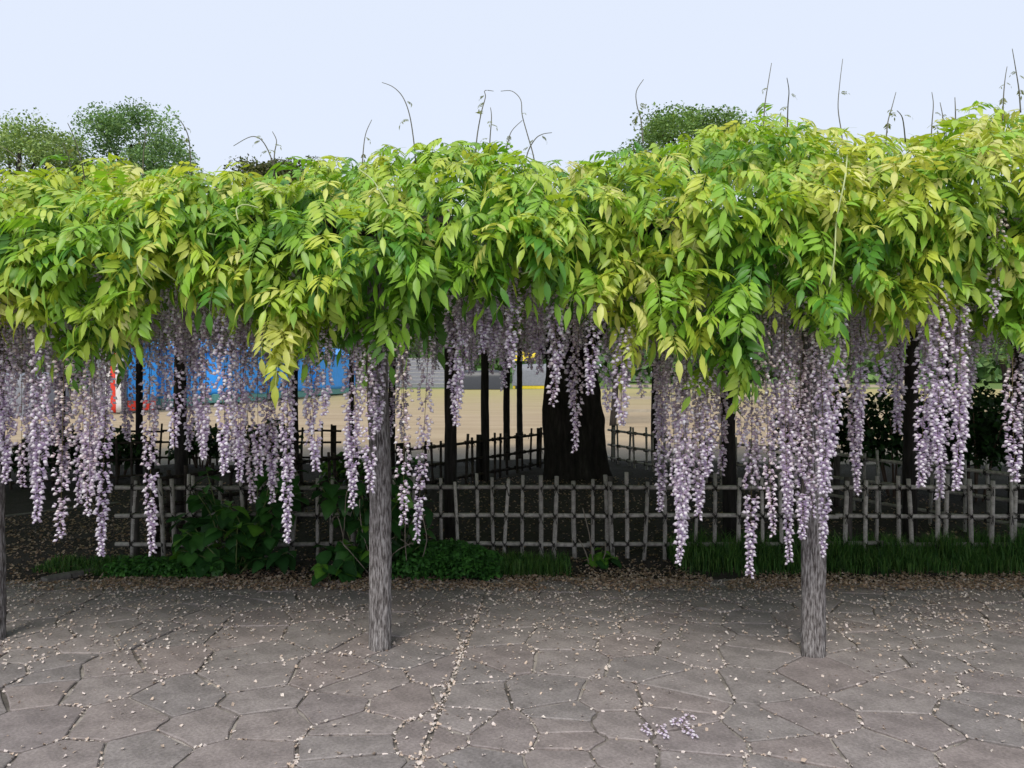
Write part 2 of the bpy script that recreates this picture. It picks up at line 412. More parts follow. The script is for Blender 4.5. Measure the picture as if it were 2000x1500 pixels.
# ------------------------------------------------------------------ wisteria: shapes
def leaf_variant(npair, L, curve, pitch0, l0, spread_, droop, seed):
    """compound leaf: base at origin, rachis along +X bending to -Z; leaflets to +-Y. one connected mesh"""
    r = np.random.default_rng(seed); V, T, C = [], [], []
    nseg = npair+3; ang = pitch0; p = np.zeros(3); ra = []; tg = []
    tw = r.uniform(-.25, .25)
    for i in range(nseg+1):
        t = np.array([math.cos(ang)*math.cos(tw*i/nseg), math.cos(ang)*math.sin(tw*i/nseg), math.sin(ang)])
        ra.append(p.copy()); tg.append(t); p = p+t*L/nseg; ang -= curve/nseg
    rc = np.array([.62, .62, .5])
    for i, q in enumerate(ra):
        w = .0016*(1-.5*i/nseg); V += [q+[0, w, 0], q+[0, -w, 0]]; C += [rc, rc]
        if i: a = 2*(i-1); T += [(a, a+1, a+3), (a, a+3, a+2)]
    def leaflet(bi, q, d, side, l):
        d = d/np.linalg.norm(d); s = np.cross(d, side); s = side-d*np.dot(side, d); s /= np.linalg.norm(s)
        up = np.cross(d, s); up = up if up[2] > 0 else -up
        w = l*r.uniform(.27, .325)/2; fold = r.uniform(.12, .38); cur = r.uniform(.05, .22)*l
        b = len(V); sh = r.uniform(.85, 1.15)
        for (t, ww) in ((.24, .86), (.50, 1.0), (.76, .46)):
            c = q+d*l*t-up*cur*t*t
            V.extend([c+s*w*ww+up*w*ww*fold, c, c-s*w*ww+up*w*ww*fold])
            C.extend([np.full(3, sh), np.full(3, sh*1.07), np.full(3, sh)])
        V.append(q+d*l-up*cur*1.15); C.append(np.full(3, sh*.97))
        T.extend([(bi, b+1, b), (bi, b+2, b+1)])
        for k in (0, 3): T.extend([(b+k, b+k+1, b+k+4), (b+k, b+k+4, b+k+3), (b+k+1, b+k+2, b+k+5), (b+k+1, b+k+5, b+k+4)])
        T.extend([(b+6, b+7, b+9), (b+7, b+8, b+9)])
    Y = np.array([0, 1, 0.])
    for i in range(npair):
        k = i+2; q = ra[k]; t = tg[k]; nrm = np.cross(t, Y); nrm = nrm if nrm[2] > 0 else -nrm
        size = l0*(.72+.28*math.sin(math.pi*(i+1.2)/(npair+1)))
        for sgn in (1, -1):
            a = spread_+r.uniform(-.12, .12); dr = droop+r.uniform(-.15, .2)
            d = Y*sgn*math.cos(a)+t*math.sin(a)
            d = d*math.cos(dr)-nrm*math.sin(dr)*.55+np.array([0, 0, -1])*math.sin(dr)*.6
            leaflet(2*k+(0 if sgn > 0 else 1), q, d, t, size*r.uniform(.9, 1.08))
    q = ra[-1]; leaflet(2*nseg, q, tg[-1]*1.0+np.array([0, 0, -.25]), Y, l0*1.05)
    return np.array(V), np.array(T), np.array(C)
leafV = []
for k in range(12):
    leafV.append(leaf_variant([4, 5, 5, 6][k % 4], random.uniform(.21, .28), random.uniform(.8, 1.6), random.uniform(-.1, .35), random.uniform(.090, .108), random.uniform(.5, .85), random.uniform(.0, .38), 100+k))
def cheap_leaf(seed):
    r = np.random.default_rng(seed); V, T, C = [], [], []
    for i in range(6):
        x = .03+i*.036; z = -.25*x*x/.25
        for sgn in (1, -1):
            b = len(V); l = .085*r.uniform(.85, 1.1); w = .016
            d = np.array([.45, .8*sgn, -.4]); d /= np.linalg.norm(d)
            q = np.array([x, 0, z]); s = np.array([w, 0, 0])
            V += [q, q+d*l*.5+s, q+d*l, q+d*l*.5-s]; T += [(b, b+1, b+2), (b, b+2, b+3)]; C += [np.ones(3)*r.uniform(.85, 1.1)]*4
    return np.array(V), np.array(T), np.array(C)
cheapV = [cheap_leaf(5), cheap_leaf(6), cheap_leaf(7)]

LIL, LILT = np.array([.90, .83, .92]), np.array([.95, .93, .95])
BAN = np.array([.49, .36, .60]); FADE, FADEB = np.array([.90, .79, .74]), np.array([.57, .42, .39])
def raceme_variant(L, seed, fade, dens=165, thin=1.0, R0=.043):
    """hanging flower raceme, attached at the origin, one connected mesh"""
    r = np.random.default_rng(seed); V, T, C = [], [], []
    ns = max(6, int(L/.045)); ph = r.uniform(0, 6)
    def axis(t): return np.array([.012*math.sin(t*3.1+ph)*t, .012*math.cos(t*2.3+ph)*t, -L*t])
    sc = np.array([.20, .17, .075])
    for i in range(ns+1):
        c = axis(i/ns); w = .0021*(1-.6*i/ns)
        for k in range(3): V.append(c+np.array([math.cos(k*2.094), math.sin(k*2.094), 0])*w); C.append(sc)
        if i:
            a = 3*(i-1)
            for k in range(3):
                k2 = (k+1) % 3; T += [(a+k, a+k2, a+3+k2), (a+k, a+3+k2, a+3+k)]
    n = int(L*dens*thin); th = r.uniform(0, 6)
    g0 = r.uniform(.02, .10)
    gaps = [(r.uniform(.1, .8), r.uniform(.005, .016)) for _ in range(int(2+L*2))]
    for i in range(n):
        t = g0+(1-g0)*(i+r.uniform(-.4, .4))/n; t = min(max(t, .0), 1.0)
        if any(abs(t-a) < b for a, b in gaps) or r.random() < fade*.45*(1-t): continue
        th += 2.4+r.normal(0, .35)
        if t > .93: th += 0
        rad = R0*(1.0-.22*t)*min(1, .26+(1-t)*2.6)*r.uniform(.72, 1.15)
        o = np.array([math.cos(th), math.sin(th), 0]); tanv = np.array([-math.sin(th), math.cos(th), 0])
        c = axis(t); bi = 3*int(round(t*ns))+int(r.integers(3))
        f = min(1, max(0, fade+(.42-t)*.95+r.normal(0, .16)))
        pale = LIL*(1-f)+FADE*f; tip = LILT*(1-f)+np.array([.87, .78, .71])*f; ban = BAN*(1-f)+FADEB*f
        k = r.uniform(.8, 1.18); pale, tip, ban = pale*k, np.minimum(tip*k, .93), ban*k*r.uniform(.7, 1.3)
        size = r.uniform(.85, 1.15)*(1.0 if t < .9 else .8)*(1-.18*f)
        j = c+o*max(.006, rad-.014)+np.array([0, 0, -.002])
        d = o*math.cos(.55+r.normal(0, .3))-np.array([0, 0, 1])*math.sin(.55+r.normal(0, .25))+tanv*r.normal(0, .28); d /= np.linalg.norm(d)
        s = np.cross(d, [0, 0, 1.]); s /= np.linalg.norm(s)+1e-9; u = np.cross(s, d)
        b = len(V)
        l = .029*size; w = .0105*size
        # pedicel joins the stem to the blossom; wings and keel form a drop; the banner stands behind
        V.extend([j, j+d*l*.48+s*w, j+d*l*.52+u*w*.95, j+d*l*.48-s*w, j+d*l*.45-u*w*.85, j+d*l])
        C.extend([ban, pale, tip, pale, pale*.85, tip])
        for a in range(4): T.extend([(b, b+1+a, b+1+(a+1) % 4), (b+5, b+1+(a+1) % 4, b+1+a)])
        bb = d*.25+u*.95; bw = .0115*size*(1-.3*f)
        V.extend([j+bb*.008*size+s*bw-d*.001, j+bb*.019*size, j+bb*.008*size-s*bw-d*.001]); C.extend([ban*1.6+pale*.25, pale*.75+ban*.4, ban*1.6+pale*.25])
        T.extend([(b, b+6, b+7), (b, b+7, b+8)])
        V.append(j+tanv*.0014); C.append(sc*1.1); T.append((bi, b, len(V)-1))
    return np.array(V), np.array(T), np.clip(np.array(C), 0, .95)
RAC_L = [.32, .48, .64, .80, .96, 1.12]
racV = []        # (length, fade, mesh)
for i, L in enumerate(RAC_L):
    for j, fd in enumerate((.05, .3, .72)):
        for q in range(2):
            v = raceme_variant(L, 300+i*10+j*3+q, fd, 168, [1, .92, .7][j])
            racV.append((L, j, tri_mesh('raceme', *v, M_flower)))
cheapR = [raceme_variant(L, 800+i, f, 105, 1, .048) for i, (L, f) in enumerate(((.45, .2), (.6, .5), (.75, .15), (.55, .7)))]

# ------------------------------------------------------------------ wisteria: the plant
TR = Vector(((1122-1000)/F*10.4, 10.4, .06))
vine = empty('wisteria_vine', TR)
tag(vine, 'old wisteria in bloom with thick trunk, its leafy canopy and lilac racemes covering the pergola', 'wisteria')
# trunk: a bundle of fused stems
V, Fc = [], []; nsg, nrg = 72, 60
for j in range(nrg+1):
    z = 2.4*j/nrg; t = j/nrg
    for k in range(nsg):
        th = 2*math.pi*k/nsg+.25*z; c, s = math.cos(th), math.sin(th)
        r = .40-.10*min(1, t*1.4)+.13*max(0, 1-z/.35)**2+.05*max(0, t-.75)*4
        r *= 1+.16*math.cos(3*th+.8+.5*math.sin(z*2))+.08*math.cos(5*th+z*1.5)
        r += .05*fbm((c*1.7, s*1.7, z*.8), 1.5)+.018*mnoise.noise(Vector((c*9, s*9, z*2.2)))
        V.append((c*r-.05*z, s*r, z-.12))
for j in range(nrg):
    for k in range(nsg): Fc.append((j*nsg+k, j*nsg+(k+1) % nsg, (j+1)*nsg+(k+1) % nsg, (j+1)*nsg+k))
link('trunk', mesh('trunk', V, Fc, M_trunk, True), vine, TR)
for k in range(9):
    a = k*2*math.pi/9+.3; pts = []; q = TR+Vector((math.cos(a)*.22-.1, math.sin(a)*.22, 1.7))
    for i in range(9):
        pts.append(q-TR); st = .32+.25*i*.3
        q = q+Vector((math.cos(a)*st, math.sin(a)*st, max(0, .3-.08*i)+(2.42-q.z)*.25)); a += random.uniform(-.35, .35)
    Vb, Fb = tube(pts, [.10*(1-.09*i) for i in range(9)], 8, True, .12)
    link('branch', mesh('branch', Vb, Fb, M_trunk, True), vine, TR)

top_px = [(-760, 345), (-560, 318), (-400, 330), (0, 335), (60, 318), (130, 306), (200, 302), (300, 302), (380, 318), (450, 325), (520, 322), (620, 306), (680, 290), (760, 272), (850, 256), (920, 262), (980, 286), (1060, 300), (1140, 305), (1195, 300), (1240, 262), (1320, 243), (1400, 222), (1480, 212), (1560, 218), (1640, 240), (1720, 246), (1800, 250), (1870, 222), (1940, 195), (2000, 182), (2200, 176), (2400, 205), (2600, 190), (2760, 215)]
bot_px = [(-760, 640), (-600, 700), (-500, 600), (-400, 640), (-250, 720), (-120, 600), (0, 610), (60, 620), (105, 690), (150, 720), (270, 725), (285, 640), (330, 555), (380, 580), (420, 600), (470, 590), (500, 660), (535, 715), (600, 680), (660, 680), (720, 695), (790, 680), (855, 680), (872, 560), (905, 590), (950, 605), (975, 545), (1045, 545), (1080, 610), (1110, 560), (1150, 590), (1200, 630), (1232, 705), (1290, 700), (1340, 720), (1400, 760), (1455, 755), (1480, 600), (1540, 590), (1570, 650), (1610, 680), (1640, 610), (1680, 595), (1740, 640), (1780, 610), (1850, 600), (1900, 600), (1945, 640), (1965, 720), (2000, 700), (2120, 610), (2230, 700), (2380, 600), (2520, 690), (2760, 640)]
tx_, ty_ = np.array(top_px).T; bx_, by_ = np.array(bot_px).T
def top_v(u): return np.interp(u, tx_, ty_)
def bot_v(u): return np.interp(u, bx_, by_)
def lump(x, z, s=0): return mnoise.noise(Vector((x*1.5+s, z*2.3, 2.2)))*.24+mnoise.noise(Vector((x*3.6+s, z*5.5, 7)))*.11
def front_depth(u, v):
    """distance of the leafy front at photo column u, row v (the hedge-like face bulges out in front of the posts)"""
    T_, B_ = top_v(u), bot_v(u); t = (B_-v)/max(1, B_-T_)
    d = 4.0-.36*math.sin(math.pi*min(1, max(0, t)*.85+.12))**.8
    if t > .62: d += ((t-.62)/.38)**2*.75
    x = (u-1000)/F*d; z = (HZ-v)/F*d
    return d-lump(x, z)
N_OUT, N_MID, N_IN = 1480, 1290, 1030
cand = []
def leaf_pos(layer):
    while True:
        u = random.uniform(-720, 2720); T_, B_ = float(top_v(u)), float(bot_v(u))
        q = random.random()
        v = T_+22+(B_-T_-40)*q
        # leave pockets where the inside shows
        hole = mnoise.noise(Vector((u*.011, v*.014, 5.5)))
        if layer == 0 and hole > .33: continue
        if layer == 1 and hole > .42: continue
        off = (random.uniform(-.10, .06), random.uniform(.08, .26), random.uniform(.28, .75))[layer]
        d = front_depth(u, v)+off
        if layer == 2: v = min(v, B_-70)
        return u, v, d, (B_-v)/(B_-T_)
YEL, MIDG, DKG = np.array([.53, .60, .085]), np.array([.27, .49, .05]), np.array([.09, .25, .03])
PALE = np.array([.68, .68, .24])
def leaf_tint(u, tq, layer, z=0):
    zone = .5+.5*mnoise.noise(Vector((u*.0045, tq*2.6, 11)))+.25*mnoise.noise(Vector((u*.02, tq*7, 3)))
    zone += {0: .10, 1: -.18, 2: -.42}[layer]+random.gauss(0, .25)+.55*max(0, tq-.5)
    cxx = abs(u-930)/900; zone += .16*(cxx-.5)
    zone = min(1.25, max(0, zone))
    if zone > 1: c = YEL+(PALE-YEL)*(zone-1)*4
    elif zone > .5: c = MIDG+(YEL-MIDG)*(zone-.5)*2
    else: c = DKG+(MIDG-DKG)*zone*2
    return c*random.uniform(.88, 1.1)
def leaf_rot(tq, layer):
    # local +X is the rachis; turn it to face outwards (towards -Y) and down
    azm = -math.pi/2+random.gauss(0, .85)
    pit = random.gauss(.10, .30) if tq < .75 else random.gauss(.05, .25)
    if tq > .85 and random.random() < .4: azm = random.uniform(-math.pi, math.pi)
    return (random.gauss(0, .22), pit, azm)
TINTS = []
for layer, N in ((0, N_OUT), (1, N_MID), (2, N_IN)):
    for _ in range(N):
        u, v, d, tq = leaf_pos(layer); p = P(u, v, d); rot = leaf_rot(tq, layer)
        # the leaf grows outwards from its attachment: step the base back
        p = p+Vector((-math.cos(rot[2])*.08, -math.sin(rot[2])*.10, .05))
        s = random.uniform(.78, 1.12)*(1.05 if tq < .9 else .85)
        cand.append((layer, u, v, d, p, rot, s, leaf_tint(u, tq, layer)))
# leaves along the upper back so the skyline is ragged
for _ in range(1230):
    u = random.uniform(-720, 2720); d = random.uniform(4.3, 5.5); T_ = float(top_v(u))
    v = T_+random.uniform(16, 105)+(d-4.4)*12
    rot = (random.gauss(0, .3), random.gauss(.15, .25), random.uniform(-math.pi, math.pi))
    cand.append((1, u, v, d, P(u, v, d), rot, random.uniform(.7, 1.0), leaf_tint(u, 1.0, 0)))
# 296 outer leaves are single parts, with a shared mesh for each shape and tint
front_idx = [i for i, c in enumerate(cand) if c[0] == 0 and -20 < c[1] < 2020]
front_idx.sort(key=lambda i: cand[i][3]-cand[i][6]*.5)
part_set = set(front_idx[:296])
pal = [DKG*1.1, MIDG*.8, MIDG, (MIDG+YEL)/2, YEL, (YEL+PALE)/2, PALE]
leaf_mesh = {}
for i in part_set:
    _, u, v, d, p, rot, s, tint = cand[i]
    k = i % 12; c = min(range(7), key=lambda q: np.abs(pal[q]-tint).sum())
    if (k, c) not in leaf_mesh:
        Vv, Tt, Cc = leafV[k]; leaf_mesh[(k, c)] = tri_mesh('leaf', Vv, Tt, Cc*pal[c], M_leaf)
    link('leaf', leaf_mesh[(k, c)], vine, p, rot, (s, s, s))
others = [c for i, c in enumerate(cand) if i not in part_set]
me = scatter('foliage', leafV, np.arange(len(others)) % 12, np.array([c[4]-TR for c in others]), np.array([c[5] for c in others]),
             np.array([c[6] for c in others]), np.array([c[7] for c in others]), M_leaf)
tag(link('foliage', me, vine, TR), kind='stuff')
# roof of the canopy, seen from below and against the light
NR = 30000
x = rng.uniform(-10.5, 10.5, NR); y = 4.3+10.2*rng.random(NR)**1.0
z = 2.36+rng.uniform(-.10, .16, NR)
m = np.array([c for c in zip(x, y, z)])
rot = np.stack([rng.normal(0, .35, NR), rng.normal(.05, .35, NR), rng.uniform(0, 6.28, NR)], 1)
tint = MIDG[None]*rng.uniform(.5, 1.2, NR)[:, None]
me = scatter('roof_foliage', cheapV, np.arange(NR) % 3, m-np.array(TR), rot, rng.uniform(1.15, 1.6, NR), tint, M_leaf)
tag(link('roof_foliage', me, vine, TR), kind='stuff')

# racemes: (column, tip row, top row, distance)
RL = [(8, 850), (15, 870), (30, 940), (42, 955), (55, 945), (66, 960), (80, 1018), (72, 900), (112, 870), (126, 1055), (118, 940), (165, 985), (178, 1008), (190, 960), (211, 1085), (200, 900), (158, 900),
      (293, 1082), (286, 850), (340, 872), (330, 800), (372, 880), (384, 892), (408, 895), (395, 850), (438, 925), (452, 900), (475, 982), (465, 940), (488, 900), (505, 930), (528, 985), (517, 950), (562, 1060), (556, 930), (604, 920), (612, 870), (636, 812),
      (700, 988), (690, 930), (718, 962), (741, 842), (785, 1026), (838, 1055), (884, 832), (903, 795), (940, 690), (958, 700), (985, 760), (1000, 720), (1075, 740), (1095, 792), (1130, 882), (1120, 800), (1165, 770), (1186, 802), (1222, 830), (1250, 775), (1274, 792),
      (1300, 1000), (1308, 1062), (1322, 1050), (1341, 1096), (1330, 980), (1370, 1010), (1358, 990), (1383, 930), (1402, 925), (1392, 890), (1448, 870), (1470, 1122), (1488, 1045), (1482, 930), (1505, 900), (1525, 965), (1541, 1100), (1534, 1000), (1512, 860), (1570, 1052), (1560, 930), (1588, 1012), (1600, 960), (1615, 1086), (1636, 892), (1630, 840),
      (1665, 960), (1656, 905), (1680, 860), (1712, 772), (1752, 846), (1758, 800), (1808, 950), (1820, 930), (1842, 976), (1832, 900), (1875, 956), (1868, 880), (1900, 795), (1930, 690), (1950, 620), (1978, 942), (1962, 560),
      (-60, 900), (-30, 960), (-100, 980), (-150, 900), (2050, 930), (2090, 880), (2020, 800), (2130, 960)]+[(u, 800+(u*37) % 240) for u in list(range(-700, -160, 42))+list(range(2160, 2700, 42))]
rac_objs = []
def put_raceme(u, tip, top, d):
    p = P(u, top, d); L = (tip-top)/F*d
    fade = random.choices((0, 1, 2), (.34, .42, .24))[0]
    pool = [r for r in racV if r[1] == fade]
    pool.sort(key=lambda r: abs(r[0]-L)); m = random.choice(pool[:2])
    zs = L/m[0]; s = random.uniform(.92, 1.12)
    rac_objs.append((p, m[2], (random.gauss(0, .03), random.gauss(0, .03), random.uniform(0, 6.28)), (s, s, zs)))
for u, tip in RL:
    d = random.uniform(3.72, 4.25)
    if tip > 1000 or 1555 < u < 1645 or 685 < u < 745: d = random.uniform(3.68, 3.92)
    B_ = float(bot_v(u)); top = min(B_-random.uniform(10, 90), tip-170-random.uniform(0, 90))
    top = max(top, tip-1.12*F/d)
    put_raceme(u, tip, top, d)
# a second row behind the first, and the dim inside of the arbour
for k in range(30):
    u = random.uniform(-120, 2120); d = random.uniform(4.2, 5.0)
    B_ = float(bot_v(u)); tip = B_+random.uniform(40, 190); put_raceme(u, min(tip, 860), B_-random.uniform(60, 120), d)
for u0, u1, n in ((860, 1070, 20), (1470, 1640, 10), (300, 480, 10)):      # where the leaves hang less low
    for k in range(n):
        u = random.uniform(u0, u1); d = random.uniform(4.3, 5.4); top = random.uniform(470, 540); put_raceme(u, random.uniform(640, 735), top, d)
room = 296-len(rac_objs)
inner = []
for k in range(1150):
    x = random.uniform(-7.5, 7.5); y = random.uniform(5.0, 13.8); L = random.uniform(.42, .85)
    inner.append((y, x, 2.42, L))
inner.sort(key=lambda q: q[0]+(0 if abs(q[1])/q[0] < .66 else 30))
for y, x, z, L in inner[:room]:
    fade = random.choice((0, 1, 1)); pool = sorted([r for r in racV if r[1] == fade], key=lambda r: abs(r[0]-L))
    m = random.choice(pool[:2]); rac_objs.append((Vector((x, y, z)), m[2], (random.gauss(0, .04), random.gauss(0, .04), random.uniform(0, 6.28)), (1.1, 1.1, L/m[0])))
for p, me, rot, s in rac_objs: link('raceme', me, vine, p, rot, s)
rest_r = inner[room:]; n = len(rest_r)
me = scatter('far_racemes', cheapR, np.arange(n) % 4, np.array([(x, y, z) for y, x, z, L in rest_r])-np.array(TR), np.stack([rng.normal(0, .04, n), rng.normal(0, .04, n), rng.uniform(0, 6.28, n)], 1), rng.uniform(.85, 1.2, n), np.ones((n, 3)), M_flower)
tag(link('far_racemes', me, vine, TR), kind='stuff')

# whippy shoots rising above the canopy (columns/rows of the photograph, base first)
shoots = [[(808, 275), (800, 225), (787, 190), (768, 170), (746, 161)], [(932, 265), (940, 220), (948, 190), (947, 177), (964, 178)], [(1042, 305), (1030, 262), (1020, 225), (1017, 195), (1000, 178), (978, 178)],
          [(957, 272), (960, 230), (958, 210)], [(980, 330), (992, 278), (1000, 255), (1020, 235)], [(1030, 300), (1045, 272), (1060, 262), (1078, 259)], [(1252, 235), (1244, 205), (1243, 178), (1257, 155)],
          [(1494, 205), (1500, 165), (1507, 123)], [(1539, 208), (1541, 178), (1537, 152)], [(1644, 262), (1637, 212), (1640, 165), (1646, 115)], [(1734, 240), (1742, 210), (1750, 180)], [(1763, 232), (1752, 216)], [(1820, 246), (1823, 205), (1820, 180)], [(1842, 232), (1836, 200)], [(1866, 215), (1865, 190)],
          [(1960, 190), (1963, 155), (1967, 130)], [(1990, 175), (1983, 130), (1977, 95)], [(372, 312), (368, 268), (355, 240), (338, 223)], [(530, 310), (512, 275), (490, 267), (456, 285)], [(536, 300), (540, 275), (532, 257)], [(709, 300), (714, 262), (726, 234)], [(280, 305), (283, 275), (286, 248)], [(60, 340), (30, 305), (0, 285)], [(160, 320), (145, 270), (132, 240)], [(135, 310), (122, 278)],
          [(1920, 330), (1905, 280), (1935, 245), (1942, 230)]]
curls = [[(465, 430), (462, 408), (478, 400), (505, 406)], [(405, 456), (440, 462), (480, 470)], [(300, 566), (272, 535), (270, 512), (282, 506), (360, 560)], [(1055, 600), (1040, 582), (1042, 572), (1060, 576)], [(985, 605), (1020, 603), (1055, 612)], [(1018, 535), (1050, 528), (1078, 540)], [(1620, 560), (1630, 500), (1634, 430), (1650, 350), (1655, 300)], [(700, 330), (728, 352), (752, 390), (758, 400)], [(1030, 380), (1052, 350), (1085, 325)], [(1535, 522), (1540, 505), (1520, 490)]]
def smooth_path(pts, n=5):
    out = []
    for i in range(len(pts)-1):
        p0, p1, p2, p3 = pts[max(i-1, 0)], pts[i], pts[i+1], pts[min(i+2, len(pts)-1)]
        for k in range(n):
            t = k/n
            out.append(.5*((2*p1)+(-p0+p2)*t+(2*p0-5*p1+4*p2-p3)*t*t+(-p0+3*p1-3*p2+p3)*t**3))
    out.append(pts[-1]); return out
small_leaf = [tri_mesh('young_leaf', v*.42, t, c*np.array([.20, .22, .09]), M_leaf) for v, t, c in leafV[:3]]
M_shoot = plain('young_shoot', (.13, .12, .085), .7); M_curl = plain('pale_tendril', (.42, .48, .22), .6)
for pts in shoots:
    d0 = random.uniform(4.2, 4.6); dd = random.uniform(-.2, .2)
    pts = [(pts[0][0]+(pts[0][0]-pts[1][0])*.5, pts[0][1]+45)]+pts
    w = smooth_path([P(u, v, d0+dd*i/len(pts)) for i, (u, v) in enumerate(pts)])
    Vv, Ff = tube([q-w[0] for q in w], [.0042*(1-.62*i/len(w)) for i in range(len(w))], 5)
    sh = link('shoot', mesh('shoot', Vv, Ff, M_shoot, True), vine, w[0])
    for f in (.35, .5, .62):
        if random.random() < .75:
            q = w[int(f*len(w))]; s = random.uniform(.5, 1.0)*(1.2-f)
            link('young_leaf', random.choice(small_leaf), sh, q, (random.gauss(0, .3), random.uniform(-.4, .3), random.uniform(0, 6.28)), (s, s, s))
for pts in curls:
    w = smooth_path([P(u, v, front_depth(u, v)-.13) for i, (u, v) in enumerate(pts)])
    Vv, Ff = tube([q-w[0] for q in w], .0036, 5)
    link('tendril', mesh('tendril', Vv, Ff, M_curl, True), vine, w[0])

# ------------------------------------------------------------------ bamboo fences
def cane_mesh(h, r, seed, mat=M_bamboo):
    rr = random.Random(seed); pts, rad = [], []; z = 0; nd = rr.uniform(.05, .2)
    zs = [0]; node = nd
    while node < h-.03:
        zs += [node-.006, node, node+.006]; node += rr.uniform(.20, .28)
    zs.append(h)
    for i, z in enumerate(zs):
        isn = (i % 3 == 2 and i < len(zs)-1)
        pts.append((.004*math.sin(z*5+seed), 0, z)); rad.append(r*(1.13 if isn else 1.0)*(1-.1*z/h))
    V, Fc = tube(pts, rad, 10, False)
    n = len(pts); m = len(V)
    top = V[(n-1)*10:]
    V += [Vector((p.x*.72+pts[-1][0]*.28, p.y*.72, p.z)) for p in top]+[Vector((p.x*.72+pts[-1][0]*.28, p.y*.72, p.z-.03)) for p in top]
    for k in range(10):
        k2 = (k+1) % 10; a = (n-1)*10
        Fc.append((a+k, a+k2, m+k2, m+k)); Fc.append((m+k, m+k2, m+10+k2, m+10+k))
    Fc.append(tuple(range(m+10, m+20)))
    return mesh('cane', V, Fc, mat, True)
canes = [cane_mesh(.66, .0165, s) for s in range(7)]; shaded_canes = [cane_mesh(.66, .0175, s, M_bamboo_shaded) for s in range(7)]
def tie_mesh(seed):
    rr = random.Random(seed); ps = []
    for sgn in (1, -1):
        for q in (-.005, .005):
            pts = []
            for k in range(9):
                a = 2*math.pi*k/8; pts.append((math.cos(a)*.021*.75, math.sin(a)*.036, math.cos(a)*.017*sgn+q))
            ps.append(tube(pts, .0028, 4, False))
    for k in range(2):
        a = rr.uniform(-.6, .6); ps.append(tube([(0, -.036, -.01), (math.sin(a)*.02, -.045, -.03), (math.sin(a)*.04, -.042, -.055)], .0026, 4))
    return mesh('rope_tie', *join(ps), M_rope)
ties = [tie_mesh(s) for s in range(4)]
M_fpost = noise_mat('fence_post_wood', [(.3, (.04, .034, .03)), (.7, (.13, .115, .10))], 20, .9, 8, .6, .006, (2, 2, .3))
def fence(label, path, rails=(.12, .345, .57), gap=.17, hts=.65, post_every=1.9, canes_at=None, dz=0, ties_on=True, end_over=.1, old=False):
    cs, bm_ = (shaded_canes, M_bamboo_shaded) if old else (canes, M_bamboo)  # old picks the copy with shade painted into the bamboo colour
    a0 = Vector(path[0]); root = empty('bamboo_fence', a0+Vector((0, 0, dz))); tag(root, label, 'fence', 'bamboo fences round the wisteria beds')
    for a, b in zip(path, path[1:]):
        a, b = Vector(a), Vector(b); L = (b-a).length; d = (b-a)/L; ang = math.atan2(d.y, d.x); nv = Vector((d.y, -d.x, 0))
        for h in rails:
            # a rail is a row of overlapping poles
            s = -end_over
            while s < L+end_over-.02:
                l = min(random.uniform(1.7, 2.4), L+end_over-s)
                if L+end_over-s-l < .5: l = L+end_over-s
                p = a+d*s+Vector((0, 0, h+dz+random.uniform(-.006, .006)))
                zs = [0]; x_ = random.uniform(.08, .25)
                while x_ < l-.03: zs += [x_-.006, x_, x_+.006]; x_ += random.uniform(.22, .34)
                zs.append(l); sag = random.uniform(-.012, .012)
                pts = [(z, 0, sag*math.sin(math.pi*z/l)) for z in zs]; rad = [.0175*(1.12 if (i % 3 == 2 and i < len(zs)-1) else 1) for i in range(len(zs))]
                Vv, Ff = tube(pts, rad, 8)
                link('rail', mesh('rail', Vv, Ff, bm_, True), root, p, (0, random.uniform(-.006, .006), ang))
                s += l-.02
        n = int(L/gap); pos = canes_at if canes_at else [(k+.5)*L/n+random.uniform(-.3, .3)*gap for k in range(n)]
        for k, s in enumerate(pos):
            side = 1 if random.random() < .62 else -1
            p = a+d*s+nv*side*.029; tilt = random.gauss(0, .035); h = hts*random.uniform(.95, 1.06)
            z0 = dz-.05 if random.random() < .6 else dz+.0
            thick = random.uniform(.85, 1.2)
            link('cane', cs[random.randrange(7)], root, p+Vector((0, 0, z0))-d*math.sin(tilt)*.3, (random.gauss(0, .015), tilt, ang), (thick, thick, (h-(z0-dz))/.66))
            if ties_on:
                for r_ in rails:
                    q = a+d*(s+math.sin(tilt)*(r_-.3))+nv*.012*side+Vector((0, 0, r_+dz))
                    link('rope_tie', ties[random.randrange(4)], root, q, (0, random.uniform(-.2, .2), ang+(0 if side > 0 else math.pi)), (1.1, 1.1, 1.1))
        np_ = max(1, int(round(L/post_every)))
        for k in range(np_+1):
            p = a+d*min(L-.03, max(.03, L*k/np_))-nv*.05
            Vv, Ff = tube([(0, 0, -.1), (0, 0, .3), (.004, 0, hts*1.0)], [.036, .034, .033], 10)
            link('post', mesh('fence_post', Vv, Ff, M_post if old else M_fpost, True), root, p+Vector((0, 0, dz)))
    return root
FY = 6.2
def fx(u): return (u-1000)/F*FY
cu = [258, 320, 343, 365, 383, 430, 478, 520, 572, 622, 650, 690, 735, 770, 797, 810, 861, 893, 932, 963, 988, 1020, 1056, 1083, 1122, 1157, 1185, 1193, 1225, 1259, 1297, 1328, 1360, 1394, 1440, 1486, 1522, 1560, 1600, 1648, 1686, 1714, 1750, 1773, 1826, 1850, 1890, 1930, 1968, 1984, 2040, 2090, 2130, 2170, 2220, 2262, 2310, 2345, 2392, 2440, 2478, 2525, 2570]
x0 = fx(250)
fence('low grey bamboo fence behind the grass and hydrangeas, facing the paving', [(x0, FY, 0), (fx(2600), FY-.02, 0)], canes_at=[fx(u)-x0 for u in cu], dz=.02)
